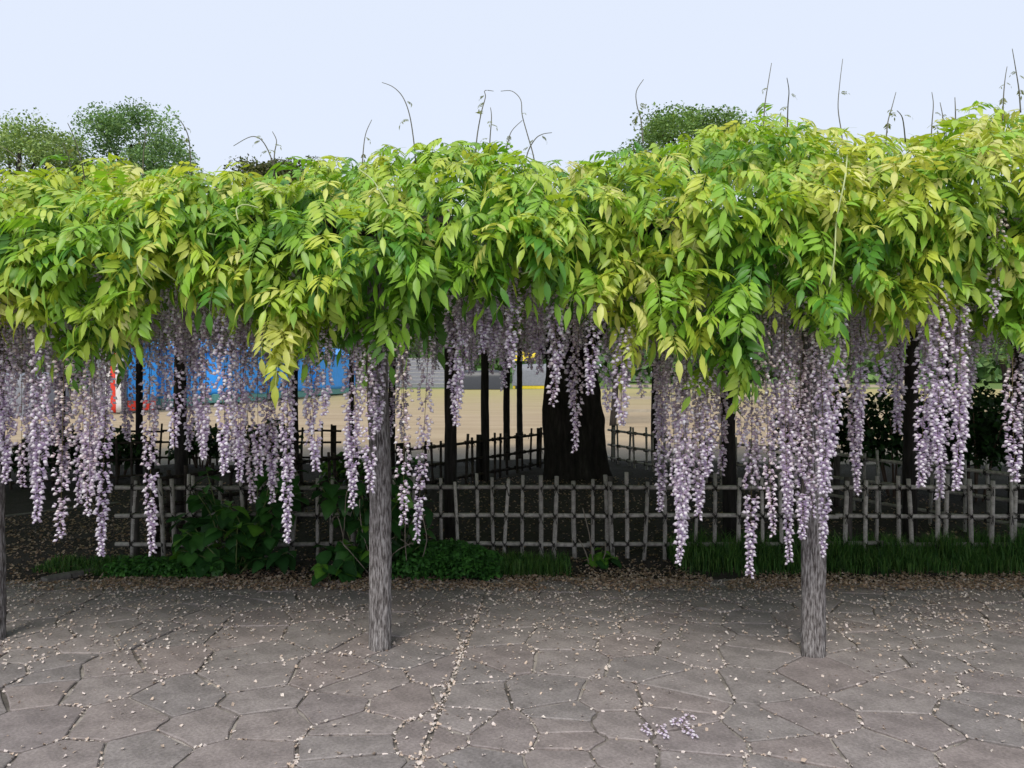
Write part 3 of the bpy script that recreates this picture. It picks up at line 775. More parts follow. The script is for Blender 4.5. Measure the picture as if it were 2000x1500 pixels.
fence('dark bamboo fence running from the corner post back to the thick trunk', [(x0+.1, 6.45, 0), (-1.25, 8.9, 0), (.45, 11.4, 0)], rails=(.14, .34, .57), gap=.2, dz=.05, end_over=.04, old=True)
fence('bamboo fence running forward from behind the trunk past the shrubs', [(1.55, 12.3, 0), (2.55, 10.2, 0), (4.5, 6.75, 0)], rails=(.14, .34, .57), gap=.2, dz=.03, end_over=.04)
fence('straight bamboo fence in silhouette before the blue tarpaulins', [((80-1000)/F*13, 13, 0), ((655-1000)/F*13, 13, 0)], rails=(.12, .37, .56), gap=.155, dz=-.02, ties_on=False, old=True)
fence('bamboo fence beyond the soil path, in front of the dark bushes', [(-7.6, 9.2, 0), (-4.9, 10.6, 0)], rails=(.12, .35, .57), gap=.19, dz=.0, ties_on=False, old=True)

# ------------------------------------------------------------------ hydrangeas and other plants
def broad_leaf(seed, l=.14, w=.05):
    r = np.random.default_rng(seed); V, T, C = [[0, 0, 0]], [], [np.ones(3)]
    cur = r.uniform(.15, .5); fold = r.uniform(.1, .35)
    prof = [(.12, .45), (.3, .9), (.5, 1.0), (.7, .8), (.87, .42)]
    for i, (t, ww) in enumerate(prof):
        z = -cur*l*t*t; ser = 1+.07*(-1)**i
        V += [[l*t, w*ww*ser, z+w*ww*fold], [l*t, 0, z], [l*t, -w*ww*ser, z+w*ww*fold]]; C += [np.full(3, .95), np.full(3, 1.18), np.full(3, .95)]
    V.append([l, 0, -cur*l*1.1]); C.append(np.ones(3))
    T += [(0, 2, 1), (0, 3, 2)]
    for i in range(4):
        a = 1+3*i; T += [(a, a+1, a+4), (a, a+4, a+3), (a+1, a+2, a+5), (a+1, a+5, a+4)]
    a = 13; T += [(a, a+1, 16), (a+1, a+2, 16)]
    return np.array(V, float), np.array(T), np.array(C)
bl = [broad_leaf(k, .15, .055) for k in range(5)]
HG = [np.array(c) for c in ((.026, .085, .022), (.036, .12, .026), (.055, .165, .03), (.13, .30, .035))]
bl_mesh = [[tri_mesh('leaf', v, t, c*g, M_dleaf, True) for g in HG] for v, t, c in bl]
def shrub_leaves(root, c, rx, ry, h, nst, bright, big=1.0, zlow=.12):
    for k in range(nst):
        a = random.uniform(0, 6.28); rr = math.sqrt(random.random())*.35
        b = Vector((c.x+math.cos(a)*rx*rr, c.y+math.sin(a)*ry*rr, c.z-.03))
        a += random.gauss(0, .5); re = random.uniform(.45, 1.0); hh = h*random.uniform(.28, 1.0)*math.sqrt(max(.2, 1-.5*re*re))
        t = Vector((c.x+math.cos(a)*rx*re, c.y+math.sin(a)*ry*re, c.z+hh))
        mid = b.lerp(t, .5)+Vector((0, 0, .1*h))
        w = smooth_path([b, mid, t], 4)
        Vv, Ff = tube([q-b for q in w], [.006*(1-.5*i/len(w)) for i in range(len(w))], 5)
        link('stem', mesh('stem', Vv, Ff, M_stem, True), root, b)
        ph = random.uniform(0, 6.28)
        isb = random.random() < bright
        for i, f in enumerate((1.0, .97, .78, .55)):
            q = w[min(len(w)-1, int(f*(len(w)-1)))]
            if q.z < c.z+zlow: continue
            for sgn in (0, math.pi):
                s = big*random.uniform(.7, 1.1)*(.72 if f > .98 else 1.05)
                hue = (3 if isb and f > .9 else random.choice((0, 1, 1, 2)))
                link('leaf', bl_mesh[random.randrange(5)][hue], root, q+Vector((0, 0, random.uniform(-.01, .01))), (random.gauss(0, .3), random.uniform(.0, .75) if f < .98 else random.uniform(-.5, .1), ph+sgn+i*math.pi/2+random.gauss(0, .3)), (s, s, s))
g = G(485, 1100); h1 = empty('hydrangea', (g.x, 5.92, .0)); tag(h1, 'large dark green hydrangea bush growing over the bamboo fence near its corner', 'shrub', 'hydrangeas along the bamboo fence')
shrub_leaves(h1, Vector((g.x, 6.0, .02)), .52, .30, 1.02, 24, .12)
shrub_leaves(h1, Vector((g.x-.05, 5.84, .0)), .50, .16, .42, 16, .25, 1.0, .02)
h2 = empty('hydrangea', (-1.08, 5.78, .0)); tag(h2, 'loose hydrangea with bare twigs behind the front log post', 'shrub', 'hydrangeas along the bamboo fence')
shrub_leaves(h2, Vector((-1.02, 5.9, .02)), .48, .26, .92, 22, .1)
shrub_leaves(h2, Vector((-.98, 5.78, .0)), .42, .14, .40, 11, .2, 1.0, .02)
shrub_leaves(h2, Vector((-1.27, 5.58, .0)), .12, .08, .26, 3, .8, .95, .02)
for k in range(9):
    b = Vector((random.uniform(-1.3, -.6), random.uniform(5.65, 5.85), .03)); t = b+Vector((random.uniform(-.2, .2), -.05, random.uniform(.2, .6)))
    w = smooth_path([b, b.lerp(t, .5)+Vector((random.uniform(-.06, .06), 0, .03)), t, t+Vector((random.uniform(-.1, .1), 0, random.uniform(-.05, .05)))], 3)
    link('twig', mesh('twig', *tube([q-b for q in w], .0035, 4), plain('dry_twig', (.30, .25, .20), .8) if k == 0 else bpy.data.materials['dry_twig'], True), h2, b)
# small weed with bare stalks
wl_ = G(1166, 1108); weed = empty('weed', wl_); tag(weed, 'small bright green weed with bare dry stalks before the bamboo fence', 'plant')
shrub_leaves(weed, wl_+Vector((0, 0, 0)), .12, .08, .16, 4, 1.0, .75, .0)
for a_, b_ in (((1158, 1080), (1138, 992)), ((1150, 1085), (1130, 1053)), ((1177, 1080), (1182, 1060))):
    p, q = P(a_[0], a_[1]+15, wl_.y), P(*b_, wl_.y+.02)
    ps = [tube(smooth_path([Vector((0, 0, 0)), (q-p)*.5+Vector((.012, 0, 0)), q-p], 3), .0045, 5)]
    link('stalk', mesh('stalk', *join(ps), bpy.data.materials['dry_twig'], True), weed, p)
# small pergola-shade shrubs
def bush(name, c, rx, ry, h, n, tones, label, cat, group, size=.07, mat=M_dleaf, stems=6, pw=.4):
    root = empty(name, c); tag(root, label, cat, group)
    lv = [broad_leaf(50+k, size, size*.36) for k in range(3)]
    th = rng.uniform(0, 6.28, n); ph = rng.uniform(-.3, 1, n); rr = rng.random(n)**pw
    s = np.sqrt(np.clip(1-ph*ph, 0, 1))
    loc = np.stack([np.cos(th)*s*rr*rx, np.sin(th)*s*rr*ry, h*.45+ph*rr*h*.55], 1)
    rot = np.stack([rng.normal(0, .5, n), rng.normal(.2, .5, n), rng.uniform(0, 6.28, n)], 1)
    tn = np.array(tones)[rng.integers(len(tones), size=n)]*rng.uniform(.7, 1.3, n)[:, None]
    tag(link('foliage', scatter('foliage', lv, np.arange(n) % 3, loc, rot, rng.uniform(.7, 1.3, n), tn, mat, True), root, c), kind='stuff')
    for k in range(stems):
        a = k*6.28/stems; b = Vector((math.cos(a)*.06, math.sin(a)*.06, -.05)); t = Vector((math.cos(a)*rx*.6, math.sin(a)*ry*.6, h*.75))
        link('stem', mesh('stem', *tube([b, b.lerp(t, .5)+Vector((0, 0, .1*h)), t], [.014, .01, .005], 6), M_twig, True), root, Vector(c))
    return root
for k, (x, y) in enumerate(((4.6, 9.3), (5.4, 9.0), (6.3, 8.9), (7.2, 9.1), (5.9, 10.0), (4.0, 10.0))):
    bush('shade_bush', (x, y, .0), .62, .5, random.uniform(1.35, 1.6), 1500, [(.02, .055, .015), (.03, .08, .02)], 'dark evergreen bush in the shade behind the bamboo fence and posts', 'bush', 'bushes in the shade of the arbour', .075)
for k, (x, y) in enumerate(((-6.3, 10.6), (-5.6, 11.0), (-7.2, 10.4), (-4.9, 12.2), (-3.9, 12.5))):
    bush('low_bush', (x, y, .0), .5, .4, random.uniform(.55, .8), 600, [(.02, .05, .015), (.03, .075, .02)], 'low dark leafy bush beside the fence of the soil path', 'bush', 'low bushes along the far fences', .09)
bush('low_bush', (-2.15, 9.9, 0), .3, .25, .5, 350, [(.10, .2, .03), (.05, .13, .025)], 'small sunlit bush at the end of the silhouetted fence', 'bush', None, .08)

# grass and ground cover
def blades(n, region, hmin, hmax, tones, name, label):
    X = []; 
    pts = np.array([region() for _ in range(n)])
    h = rng.uniform(hmin, hmax, n)*pts[:, 3]; a = rng.uniform(0, 6.28, n); bend = rng.uniform(.1, .75, n); w = .0032
    dx, dy = np.cos(a), np.sin(a); V = np.empty((n, 5, 3))
    b = pts[:, :3]
    px, py = -dy*w, dx*w
    V[:, 0] = b+np.stack([px, py, 0*px-.01], 1); V[:, 1] = b-np.stack([px, py, 0*px+.01], 1)
    m = b+np.stack([dx*h*bend*.3, dy*h*bend*.3, h*.6], 1)
    V[:, 2] = m+np.stack([px*.8, py*.8, 0*px], 1); V[:, 3] = m-np.stack([px*.8, py*.8, 0*px], 1)
    V[:, 4] = b+np.stack([dx*h*bend, dy*h*bend, h*(1-.35*bend)], 1)
    T = (np.array([(0, 1, 3), (0, 3, 2), (2, 3, 4)])[None]+(np.arange(n)*5)[:, None, None]).reshape(-1, 3)
    c = np.array(tones)[rng.integers(len(tones), size=n)]*rng.uniform(.7, 1.35, n)[:, None]
    tag(link(name, tri_mesh(name, V.reshape(-1, 3), T, (c[:, None, :]*np.array([.7, .7, 1, 1, 1.35])[None, :, None]).reshape(-1, 3), M_grass)), label, 'grass', kind='stuff')
def grass_region():
    while True:
        x = random.uniform(1.25, 6.6); y = random.uniform(5.72, 6.35)
        e = 5.80+.08*mnoise.noise(Vector((x*3, 0, 0)))+max(0, 1.75-x)*.25
        if y < e and random.random() > .12: continue
        dens = .6+.6*mnoise.noise(Vector((x*2, y*3, 4)))
        if random.random() > dens+.35: continue
        return (x, y, soil_z(x, y), (.45+.6*min(1, max(0, (y-5.75)/.3)))*(1+.5*mnoise.noise(Vector((x*4.5, y*5, 8))))+(.35 if x > 3.7 else 0)*random.random())
GT = [(.055, .14, .028), (.08, .19, .04), (.13, .23, .055), (.04, .105, .028)]
blades(23000, grass_region, .09, .24, GT, 'grass', 'dark green grass strip between the paving and the bamboo fence')
def grass_left():
    while True:
        x = random.uniform(-3.6, -2.1); y = random.uniform(5.68, 6.15); e = 5.70+.1*abs(x+2.6)
        if y > e and mnoise.noise(Vector((x*3, y*3, 2))) > -.25: return (x, y, soil_z(x, y), .6)
blades(3200, grass_left, .05, .12, GT, 'corner_grass', 'short grass tuft around the corner post of the bamboo fence')
def grass_mid():
    while True:
        x = random.gauss(.05, .28); y = random.uniform(5.72, 6.1)
        if -.55 < x < .45: return (x, y, soil_z(x, y), 1)
blades(2200, grass_mid, .06, .14, GT+[(.10, .2, .04)], 'tuft_grass', 'fine grass tufts beside the clover in front of the fence')
def clover(name, label, n, region):
    q = broad_leaf(77, .03, .011); Vt, Tt, Ct = [], [], []
    for k in range(3):
        a = k*2.094; M_ = np.array([[math.cos(a), -math.sin(a), 0], [math.sin(a), math.cos(a), 0], [0, 0, 1]])
        b = len(Vt); v = q[0][[0, 4, 6, 10, 12, 16]]@M_.T; Vt += list(v+np.array([0, 0, .004])); Tt += [(b, b+2, b+1), (b+1, b+2, b+4), (b+1, b+4, b+3), (b+3, b+4, b+5)]
    v = (np.array(Vt), np.array(Tt), np.ones((len(Vt), 3)))
    loc = np.array([region() for _ in range(n)])
    rot = np.stack([rng.normal(0, .5, n), rng.normal(0, .5, n), rng.uniform(0, 6.28, n)], 1)
    c = np.array([(.05, .16, .03), (.07, .21, .04), (.09, .26, .045), (.035, .11, .025)])[rng.integers(4, size=n)]
    tag(link(name, scatter(name, [v], np.zeros(n, int), loc, rot, rng.uniform(.7, 1.4, n), c, M_grass)), label, 'plants', kind='stuff')
def clover_region():
    while True:
        x = random.gauss(-.52, .24); y = random.gauss(5.85, .17)
        r2 = ((x+.52)/.5)**2+((y-5.85)/.33)**2
        if r2 < 1 and y > 5.58: return (x, y, soil_z(x, y)+random.random()**.6*.20*(1-r2)**.5+.01)
clover('clover', 'mound of bright green clover at the foot of the fence', 3600, clover_region)
def clover_left():
    x = random.uniform(-3.0, -2.15); y = random.uniform(5.68, 5.95)
    return (x, y, soil_z(x, y)+random.random()*.09+.01)
clover('low_clover', 'low leafy weeds under the large hydrangea', 1200, clover_left)

# ------------------------------------------------------------------ fallen petals
def petal_variant(seed):
    r = np.random.default_rng(seed); s = .0085
    V = np.array([[0, 0, .002], [s, .3*s, .003], [.7*s, .9*s, .006], [-.2*s, .9*s, .004], [-.9*s, .2*s, .005], [-.5*s, -.8*s, .002], [.5*s, -.7*s, .006]])
    V += r.normal(0, .0016, V.shape); V[:, 2] = np.abs(V[:, 2])
    T = np.array([(0, 1, 2), (0, 2, 3), (0, 3, 4), (0, 4, 5), (0, 5, 6), (0, 6, 1)])
    return V, T, np.repeat(r.uniform(.8, 1.15, 7)[:, None], 3, 1)
petV = [petal_variant(k) for k in range(6)]
def petals(name, label, pts, tones, lo=.6, hi=1.3):
    n = len(pts); loc = np.array(pts); rot = np.stack([rng.normal(0, .3, n), rng.normal(0, .3, n), rng.uniform(0, 6.28, n)], 1)
    t = np.array(tones)[rng.integers(len(tones), size=n)]*rng.uniform(.8, 1.15, n)[:, None]
    sc_ = rng.uniform(lo, hi, n)
    sc3 = np.stack([sc_*rng.uniform(.7, 1.5, n), sc_, sc_*rng.uniform(.8, 2.0, n)], 1)
    return tag(link(name, scatter(name, petV, np.arange(n) % 6, loc, rot, sc3, t, M_petal)), label, 'petals', kind='stuff')
PT = [(.68, .58, .51), (.76, .68, .62), (.58, .46, .37), (.72, .63, .59)]
PB = [(.42, .29, .19), (.50, .36, .25), (.33, .22, .14), (.56, .43, .33)]
pts = []
while len(pts) < 10300:
    x = random.uniform(-6.2, 6.2); y = random.uniform(2.3, 5.62)
    dens = .05+.95*max(0, (y-3.0)/2.6)**1.8
    dens *= .35+1.3*max(0, .5+mnoise.noise(Vector((x*1.3, y*1.6, 9))))
    if abs(x) > y*.98: continue
    if random.random() < dens: pts.append((x, y, .001))
# petals gather in the joints
edges_ = []
for poly, A in slabs:
    for k in range(len(poly)): edges_.append((poly[k-1], poly[k]))
n_j = 0
while n_j < 3400:
    a, b = random.choice(edges_); t = random.random(); x, y = a[0]+(b[0]-a[0])*t, a[1]+(b[1]-a[1])*t
    if y < 2.4 or abs(x) > y*.72: continue
    if mnoise.noise(Vector((x*1.6, y*1.6, 21)))+.22 < 0 and random.random() < .8: continue
    pts.append((x+random.gauss(0, .006), y+random.gauss(0, .006), -.004)); n_j += 1
for k in range(230):
    t = random.random(); q = ja.lerp(jb, t); pts.append((q.x+random.gauss(0, .013), q.y, -.004))
petals('fallen_petals', 'pale dry wisteria petals scattered over the paving and its joints', pts, PT, .42, 1.1)
pts = []
while len(pts) < 18500:
    x = random.uniform(-6.3, 6.3); y = EDGE_Y-.30+abs(random.gauss(0, .30))+random.uniform(0, .14)
    if x < -3.0: y = edge_y(x)-.25+random.random()**1.5*2.8
    e = edge_y(x)
    if y < e-.02 and random.random() > .5+.5*(y-e+.3)/.3: continue
    if mnoise.noise(Vector((x*2.2, y*3, 14))) < -.3: continue
    pts.append((x, y, max(.002, soil_z(x, y)+.004)))
petals('petal_drift', 'drift of brown dry petals along the edge of the paving', pts, PB+PT[2:3], .7, 1.4)
pts = []
while len(pts) < 6500:
    x = random.uniform(-5, 5); y = random.uniform(6.1, 10.5)
    pts.append((x, y, soil_z(x, y)+.006))
petals('bed_petals', 'dry petals lying on the dark soil behind the fence', pts, PB, .8, 1.6)
# freshly fallen raceme
fr = G(1320, 1418); frr = empty('fallen_raceme', fr); tag(frr, 'fresh purple wisteria raceme fallen on the paving slabs', 'blossom')
frm = raceme_variant(.18, 990, .0, 95, 1, .034)
for (u, v, a, s) in ((1352, 1402, .6, .8), (1332, 1418, 1.7, .75), (1290, 1420, 1.5, .7), (1255, 1418, 1.6, .6)):
    q = G(u, v); link('blossom_cluster', tri_mesh('blossom_cluster', *frm, M_flower), frr, q+Vector((0, 0, .012)), (0, math.pi/2, a), (s*.55, s, s))

# ------------------------------------------------------------------ across the field
def cloth(name, a, b, z0, z1, mat, root, amp=.06, nu=24, nv=10, fr_=1.3, thick=.015):
    a, b = Vector(a), Vector(b); d = b-a; L = d.length; d /= L; nrm = Vector((d.y, -d.x, 0)); V, Fc = [], []
    for s in (0, 1):
        for j in range(nv+1):
            for i in range(nu+1):
                x = L*i/nu; z = z0+(z1-z0)*j/nv
                w = amp*fbm((x*fr_+a.x, a.y, z*.6), .8)+amp*.4*math.sin(x*5+z)
                V.append(a+d*x+nrm*(w-s*thick)+Vector((0, 0, z-a.z+.03*fbm((x, 3, 1), .7))))
    m = (nu+1)*(nv+1)
    for j in range(nv):
        for i in range(nu):
            q = j*(nu+1)+i; Fc.append((q, q+1, q+nu+2, q+nu+1)); Fc.append((m+q, m+q+nu+1, m+q+nu+2, m+q+1))
    rim = [i for i in range(nu+1)]+[j*(nu+1)+nu for j in range(1, nv+1)]+[nv*(nu+1)+i for i in range(nu-1, -1, -1)]+[j*(nu+1) for j in range(nv-1, 0, -1)]
    for k in range(len(rim)): p, q = rim[k], rim[(k+1) % len(rim)]; Fc.append((p, m+p, m+q, q))
    o = Vector(wloc(root))
    return link(name, mesh(name, [v-o for v in V], Fc, mat, True), root, o)
M_blue = plain('blue_tarp', (.035, .32, .86), .45, .4, 3, .12); M_red = plain('red_cloth', (.75, .06, .035), .7); M_teal = plain('teal_cloth', (.12, .30, .27), .7)
M_white = plain('white_cloth', (.72, .70, .68), .7); M_gray = plain('grey_tarp', (.20, .21, .24), .5, .4); M_black = plain('black_tarp', (.03, .033, .042), .4, .5); M_steel = plain('grey_steel', (.33, .34, .36), .5)
M_yel = plain('yellow_paint', (.72, .55, .04), .6); M_conc = plain('pale_concrete', (.50, .48, .45), .8)
def stall(a, b, h, skirt, label, group, end=None):
    a, b = Vector(a), Vector(b); d = (b-a).normalized(); nrm = Vector((d.y, -d.x, 0)); D = 2.6
    c = (a+b)/2-nrm*D/2; root = empty('market_stall', (c.x, c.y, 0)); tag(root, label, 'stall', group)
    a2, b2 = a-nrm*D, b-nrm*D
    for p, q in ((a, b), (a2, a), (b, b2), (b2, a2)): cloth('tarp_side', p+(q-p)*.004, q-(q-p)*.004, .45 if (end is None or p != a2 or q != a) else .03, h, end if (end and p == a2 and q == a) else M_blue, root)
    for p, q in ((a, b), (a2, a))[:1 if end else 2]: cloth('skirt', p-nrm*.03+(q-p)*.01, q-nrm*.03-(q-p)*.01, .06, .5, skirt, root, .03)
    for p in (a, b, a2, b2):
        pc = p.lerp(Vector((c.x, c.y, 0)), .03)
        link('pole', mesh('pole', *tube([(0, 0, -.05), (0, 0, h)], .03, 8), M_steel, True), root, pc)
    ov = .25; z = h+.02
    A = [a+nrm*ov-d*ov, b+nrm*ov+d*ov, b2-nrm*ov+d*ov, a2-nrm*ov-d*ov]; r1, r2 = (a+a2)/2, (b+b2)/2
    V = [(*p.xy, z-.06) for p in A]+[(*r1.xy, z+.5), (*r2.xy, z+.5)]; V += [(x, y, zz-.03) for x, y, zz in V]
    Fc = [(0, 1, 5, 4), (1, 2, 5), (2, 3, 4, 5), (3, 0, 4)]; Fc += [tuple(i+6 for i in f[::-1]) for f in Fc]+[(0, 6, 7, 1), (1, 7, 8, 2), (2, 8, 9, 3), (3, 9, 6, 0)]
    link('roof', mesh('roof', [(x-c.x, y-c.y, zz) for x, y, zz in V], Fc, M_blue), root, (c.x, c.y, 0))
SG = 'blue tarpaulin stalls along the field'
A0, B0 = G(242, 806), G(268, 804)
stall((-14.85, 29.8, 0), (-14.2, 30.9, 0), 2.7, M_red, 'blue tarpaulin stall with a red hem at its foot', SG, M_gray)
line = [((-14.75, 32.6, 0), (-14.1, 35.2, 0), 2.6), ((-14.2, 38.0, 0), (-13.4, 42.6, 0), 2.7), ((-13.4, 44.0, 0), (-12.8, 49.5, 0), 2.8), ((-12.9, 51.0, 0), (-12.0, 59.5, 0), 2.9)]
for (a, b, h), lb in zip(line, ('short blue tarpaulin stall with green hem next to the red hemmed stall', 'blue tarpaulin stall with green hem, third along from the striped curtain', 'blue tarpaulin stall with green hem, fourth along from the striped curtain', 'longest blue tarpaulin stall with green hem at the far end of the row')):
    stall(a, b, h, M_teal, lb, SG)
cr = empty('striped_curtain', (-15.2, 29.4, 0)); tag(cr, 'red and white festival curtain hanging beside the first blue stall', 'curtain')
for k, m_ in enumerate((M_white, M_red, M_white)):
    cloth('stripe', (-15.45+k*.2, 29.4, 0), (-15.25+k*.2, 29.4, 0), .02, 2.4, m_, cr, .05, 6, 8, 4)
for x in (-15.5, -14.81): link('pole', mesh('pole', *tube([(0, 0, -.05), (0, 0, 2.5)], .04, 8), M_gray, True), cr, (x, 29.44, 0))
def covered_pile(name, label, cat, c, w, dp, h, mat, base=None):
    root = empty(name, c); tag(root, label, cat); V, Fc = [], []; n = 18
    for j in range(n+1):
        for i in range(n+1):
            x, y = -1+2*i/n, -1+2*j/n; e = max(abs(x), abs(y)); z = h*(1-max(0, (e-.72)/.28)**2.2)*(1+.10*fbm((x*2+c[0], y*2, 1)))
            V.append((x*w/2*(1+.03*fbm((x*3, y*3, c[0]))), y*dp/2, max(0, z)+(.3 if base else 0)))
    m = len(V)
    for j in range(n):
        for i in range(n): q = j*(n+1)+i; Fc.append((q, q+1, q+n+2, q+n+1))
    link('tarp', mesh('tarp', V, Fc, mat, True), root, c)
    if base:
        link('base', mesh('base', *box(-w*.48, w*.48, -dp*.48, dp*.48, -.03, .36), base), root, c)
        for s in (-1, 1): link('foot', mesh('foot', *box(-.2, .2, -.06, .06, -.02, .3), M_black), root, Vector(c)+Vector((s*w*.38, -dp*.52, 0)))
    return root
covered_pile('covered_pile', 'long low pile under a black tarpaulin on the far side of the field', 'pile', (-3.05, 76, 0), 5.6, 2.4, 1.75, M_black)
covered_pile('covered_trailer', 'grey tarpaulin heap on a yellow base across the field', 'trailer', (2.2, 80, 0), 4.4, 2.2, 2.1, M_gray, M_yel)
covered_pile('tarp_heap', 'dark grey tarpaulin heap left of the striped curtain', 'pile', (-17.9, 28.5, 0), 2.6, 1.6, 1.5, M_gray)
bl_root = empty('bleachers', (-10.5, 86, 0)); tag(bl_root, 'grey stepped spectator stand across the field', 'grandstand')
for k in range(8):
    link('step', mesh('step', *box(-5, 5, k*.75, k*.75+.72, -.03, .35+k*.42), M_gray if False else plain('stand_concrete', (.27, .27, .29), .8) if k == 0 else bpy.data.materials['stand_concrete']), bl_root, (-10.5, 86, 0))
    link('seat_edge', mesh('seat_edge', *box(-5, 5, k*.75-.03, k*.75+.25, .352+k*.42, .41+k*.42), M_conc), bl_root, (-10.5, 86, 0))
yp = empty('yellow_awning', (1.6, 84, 0)); tag(yp, 'small yellow awning on poles beyond the grey tarpaulin', 'awning')
V, Fc = [(-1.6, -1.2, 2.9), (1.6, -1.2, 2.9), (1.6, 1.2, 2.9), (-1.6, 1.2, 2.9), (-1.2, 0, 3.9), (1.2, 0, 3.9)], [(0, 1, 5, 4), (1, 2, 5), (2, 3, 4, 5), (3, 0, 4), (3, 2, 1, 0)]
link('canopy', mesh('canopy', V, Fc, M_yel), yp, (1.6, 84, 0))
for sx in (-1.5, 1.5):
    for sy in (-1.1, 1.1): link('pole', mesh('pole', *tube([(0, 0, -.05), (0, 0, 2.92)], .04, 6), M_steel), yp, (1.6+sx, 84+sy, 0))
# rail fence right of the trunk
rf = empty('rail_fence', (3.4, 24, 0)); tag(rf, 'pale three rail timber fence beyond the gravel, right of the trunk', 'fence')
M_pw = plain('pale_wood', (.42, .37, .29), .8)
for k, z in enumerate((.35, .75, 1.12)): link('rail', mesh('rail', *box(0, 9, -.03, .03, z-.045, z+.045), M_pw), rf, (3.3, 24+k*.002, 0))
for k in range(6): link('post', mesh('post', *box(-.06, .06, .034, .15, -.05, 1.3), M_pw), rf, (3.4+k*1.75, 24, 0))

# ------------------------------------------------------------------ trees
def tree(name, label, base, top, rx, crown_h, n, tones, leaf=.22, trunk_r=.35, seed=0, nclump=46, flat=1.0, group=None):
    rs = random.Random(seed); r = np.random.default_rng(seed)
    root = empty(name, base); tag(root, label, 'tree', group)
    cz = top-crown_h/2
    trunk_top = cz
    pts = [Vector((0, 0, -.2)), Vector((.1, 0, trunk_top*.35)), Vector((-.1, .1, trunk_top*.7)), Vector((0, 0, trunk_top+crown_h*.2))]
    link('trunk', mesh('trunk', *tube(smooth_path(pts, 4), [trunk_r*(1-.06*i) for i in range(13)], 10), M_trunk, True), root, base)
    cl = []
    for k in range(nclump):
        th = rs.uniform(0, 6.28); ph = rs.uniform(-.75, 1); rr = rs.uniform(.55, 1.0); s = math.sqrt(1-ph*ph)
        c = np.array([math.cos(th)*s*rr*rx*.86, math.sin(th)*s*rr*rx*.86, cz+ph*rr*crown_h/2*.86*flat])
        cl.append((c, rs.uniform(.16, .30)*rx))
    for k in range(14):
        c, q = cl[k*3 % nclump]; a = Vector((0, 0, trunk_top*rs.uniform(.55, 1.0))); b = Vector(c)
        w = smooth_path([a, a.lerp(b, .5)+Vector((0, 0, .08*crown_h)), b], 3)
        link('limb', mesh('limb', *tube(w, [trunk_r*.35*(1-.11*i) for i in range(len(w))], 6), M_trunk, True), root, base)
    which = r.integers(nclump, size=n); C0 = np.array([c for c, q in cl])[which]; Q = np.array([q for c, q in cl])[which]
    dv = r.normal(0, 1, (n, 3)); dv /= np.linalg.norm(dv, axis=1)[:, None]
    loc = C0+dv*(Q*r.random(n)**.45)[:, None]*np.array([1.1, 1.1, .75])
    v = np.array([[-.5, 0, 0], [0, .32, .08], [.5, 0, 0], [0, -.32, .08]])*leaf; t = np.array([(0, 2, 1), (0, 3, 2)])
    v2 = v[:, [1, 0, 2]]*np.array([1, .8, -1])
    tn = np.array(tones)[r.integers(len(tones), size=n)]*(r.uniform(.75, 1.25, n)*r.uniform(.75, 1.25, nclump)[which])[:, None]
    rot = np.stack([r.normal(0, .7, n), r.normal(0, .7, n), r.uniform(0, 6.28, n)], 1)
    me_ = scatter('crown', [(v, t, np.ones((4, 3))), (v2, t, np.ones((4, 3)))], np.arange(n) % 2, loc, rot, r.uniform(.6, 1.5, n), tn, M_tree)
    tag(link('crown', me_, root, base), kind='stuff')
def at(u, d): return Vector(((u-1000)/F*d, d, -.02))
def zt(v, d): return CH+(HZ-v)/F*d
GA = [(.17, .29, .11), (.24, .37, .13), (.12, .22, .085)]; GB = [(.24, .34, .11), (.33, .43, .15), (.16, .25, .08)]
tree('broadleaf_tree', 'tall round green tree rising behind the canopy beyond the blue stalls', at(256, 58), zt(196, 58), 5.7, 11, 30000, GA, .2, .4, 3, 66, group='trees beyond the field')
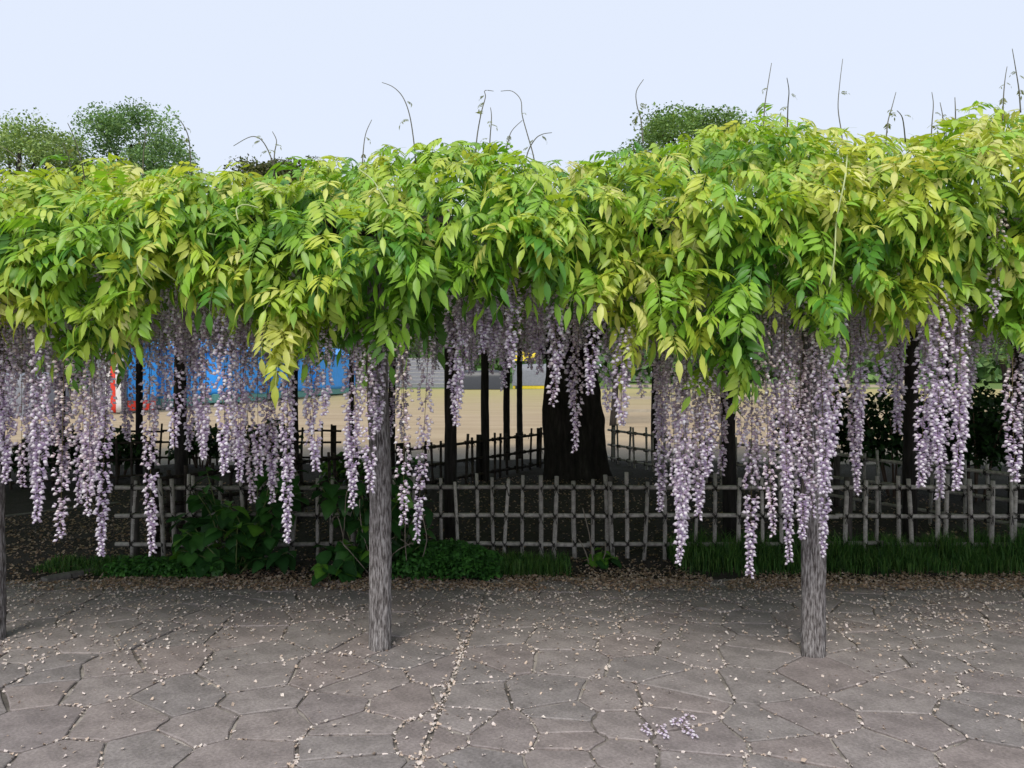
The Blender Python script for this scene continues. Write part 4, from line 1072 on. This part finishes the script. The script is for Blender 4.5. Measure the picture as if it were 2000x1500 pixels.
tree('broadleaf_tree', 'spreading pale green tree with open branches next to the tall round tree', at(38, 54), zt(222, 54), 6.0, 8.5, 24000, GB, .2, .4, 4, 58, group='trees beyond the field')
tree('broadleaf_tree', 'low brownish tree top just showing over the dip in the canopy', at(545, 70), zt(292, 70), 5.4, 8, 9000, [(.12, .12, .05), (.08, .11, .04)], .3, .4, 5, 40, group='trees beyond the field')
tree('broadleaf_tree', 'dark domed tree rising behind the high hump of the canopy', at(1335, 46), zt(200, 46), 4.9, 6.5, 24000, [(.12, .22, .06), (.19, .30, .08)], .17, .4, 6, 70, group='trees beyond the field')
tree('young_tree', 'slim young tree standing by the rail fence', at(1196, 23), 6.4, 1.6, 3.4, 2600, GA, .16, .11, 8, 24)
for k, (u, d, top, rx) in enumerate(((1560, 40, 6.5, 3.2), (1760, 36, 7.0, 3.6), (1960, 33, 6.5, 3.4), (2180, 31, 7.0, 3.6), (20, 44, 7.0, 3.2), (-220, 40, 7, 3.4))):
    tree('low_tree', ('low bushy tree beyond the rail fence, seen under the canopy', 'low bushy tree behind the dark tarpaulin heap, seen under the canopy')[k > 3], at(u, d), top, rx, 5.6, 3200, GA, .3, .16, 20+k, 30, group=('low trees beyond the rail fence', 'low trees behind the tarpaulin heap')[k > 3])
# distant belt of trees closing the horizon
n = 34000; th = rng.uniform(-.75, .75, n); dd = rng.uniform(125, 150, n)
hgt = 10+2.5*np.sin(th*23)+1.5*np.sin(th*57+1)
loc = np.stack([np.sin(th)*dd*1.3, dd, hgt*rng.random(n)**.8], 1)
v = np.array([[-.5, 0, 0], [0, .3, .3], [.5, 0, 0], [0, -.3, -.3]])*1.3; t = np.array([(0, 2, 1), (0, 3, 2)])
rot = np.stack([rng.normal(1.2, .6, n), rng.normal(0, .6, n), rng.uniform(0, 6.28, n)], 1)
tn = np.array(GA)[rng.integers(3, size=n)]*rng.uniform(.6, 1.3, n)[:, None]
tag(link('distant_wood', scatter('distant_wood', [(v, t, np.ones((4, 3)))], np.zeros(n, int), loc, rot, rng.uniform(.7, 1.6, n), tn, M_tree)), 'distant belt of green trees along the far edge of the field', 'trees', kind='stuff')
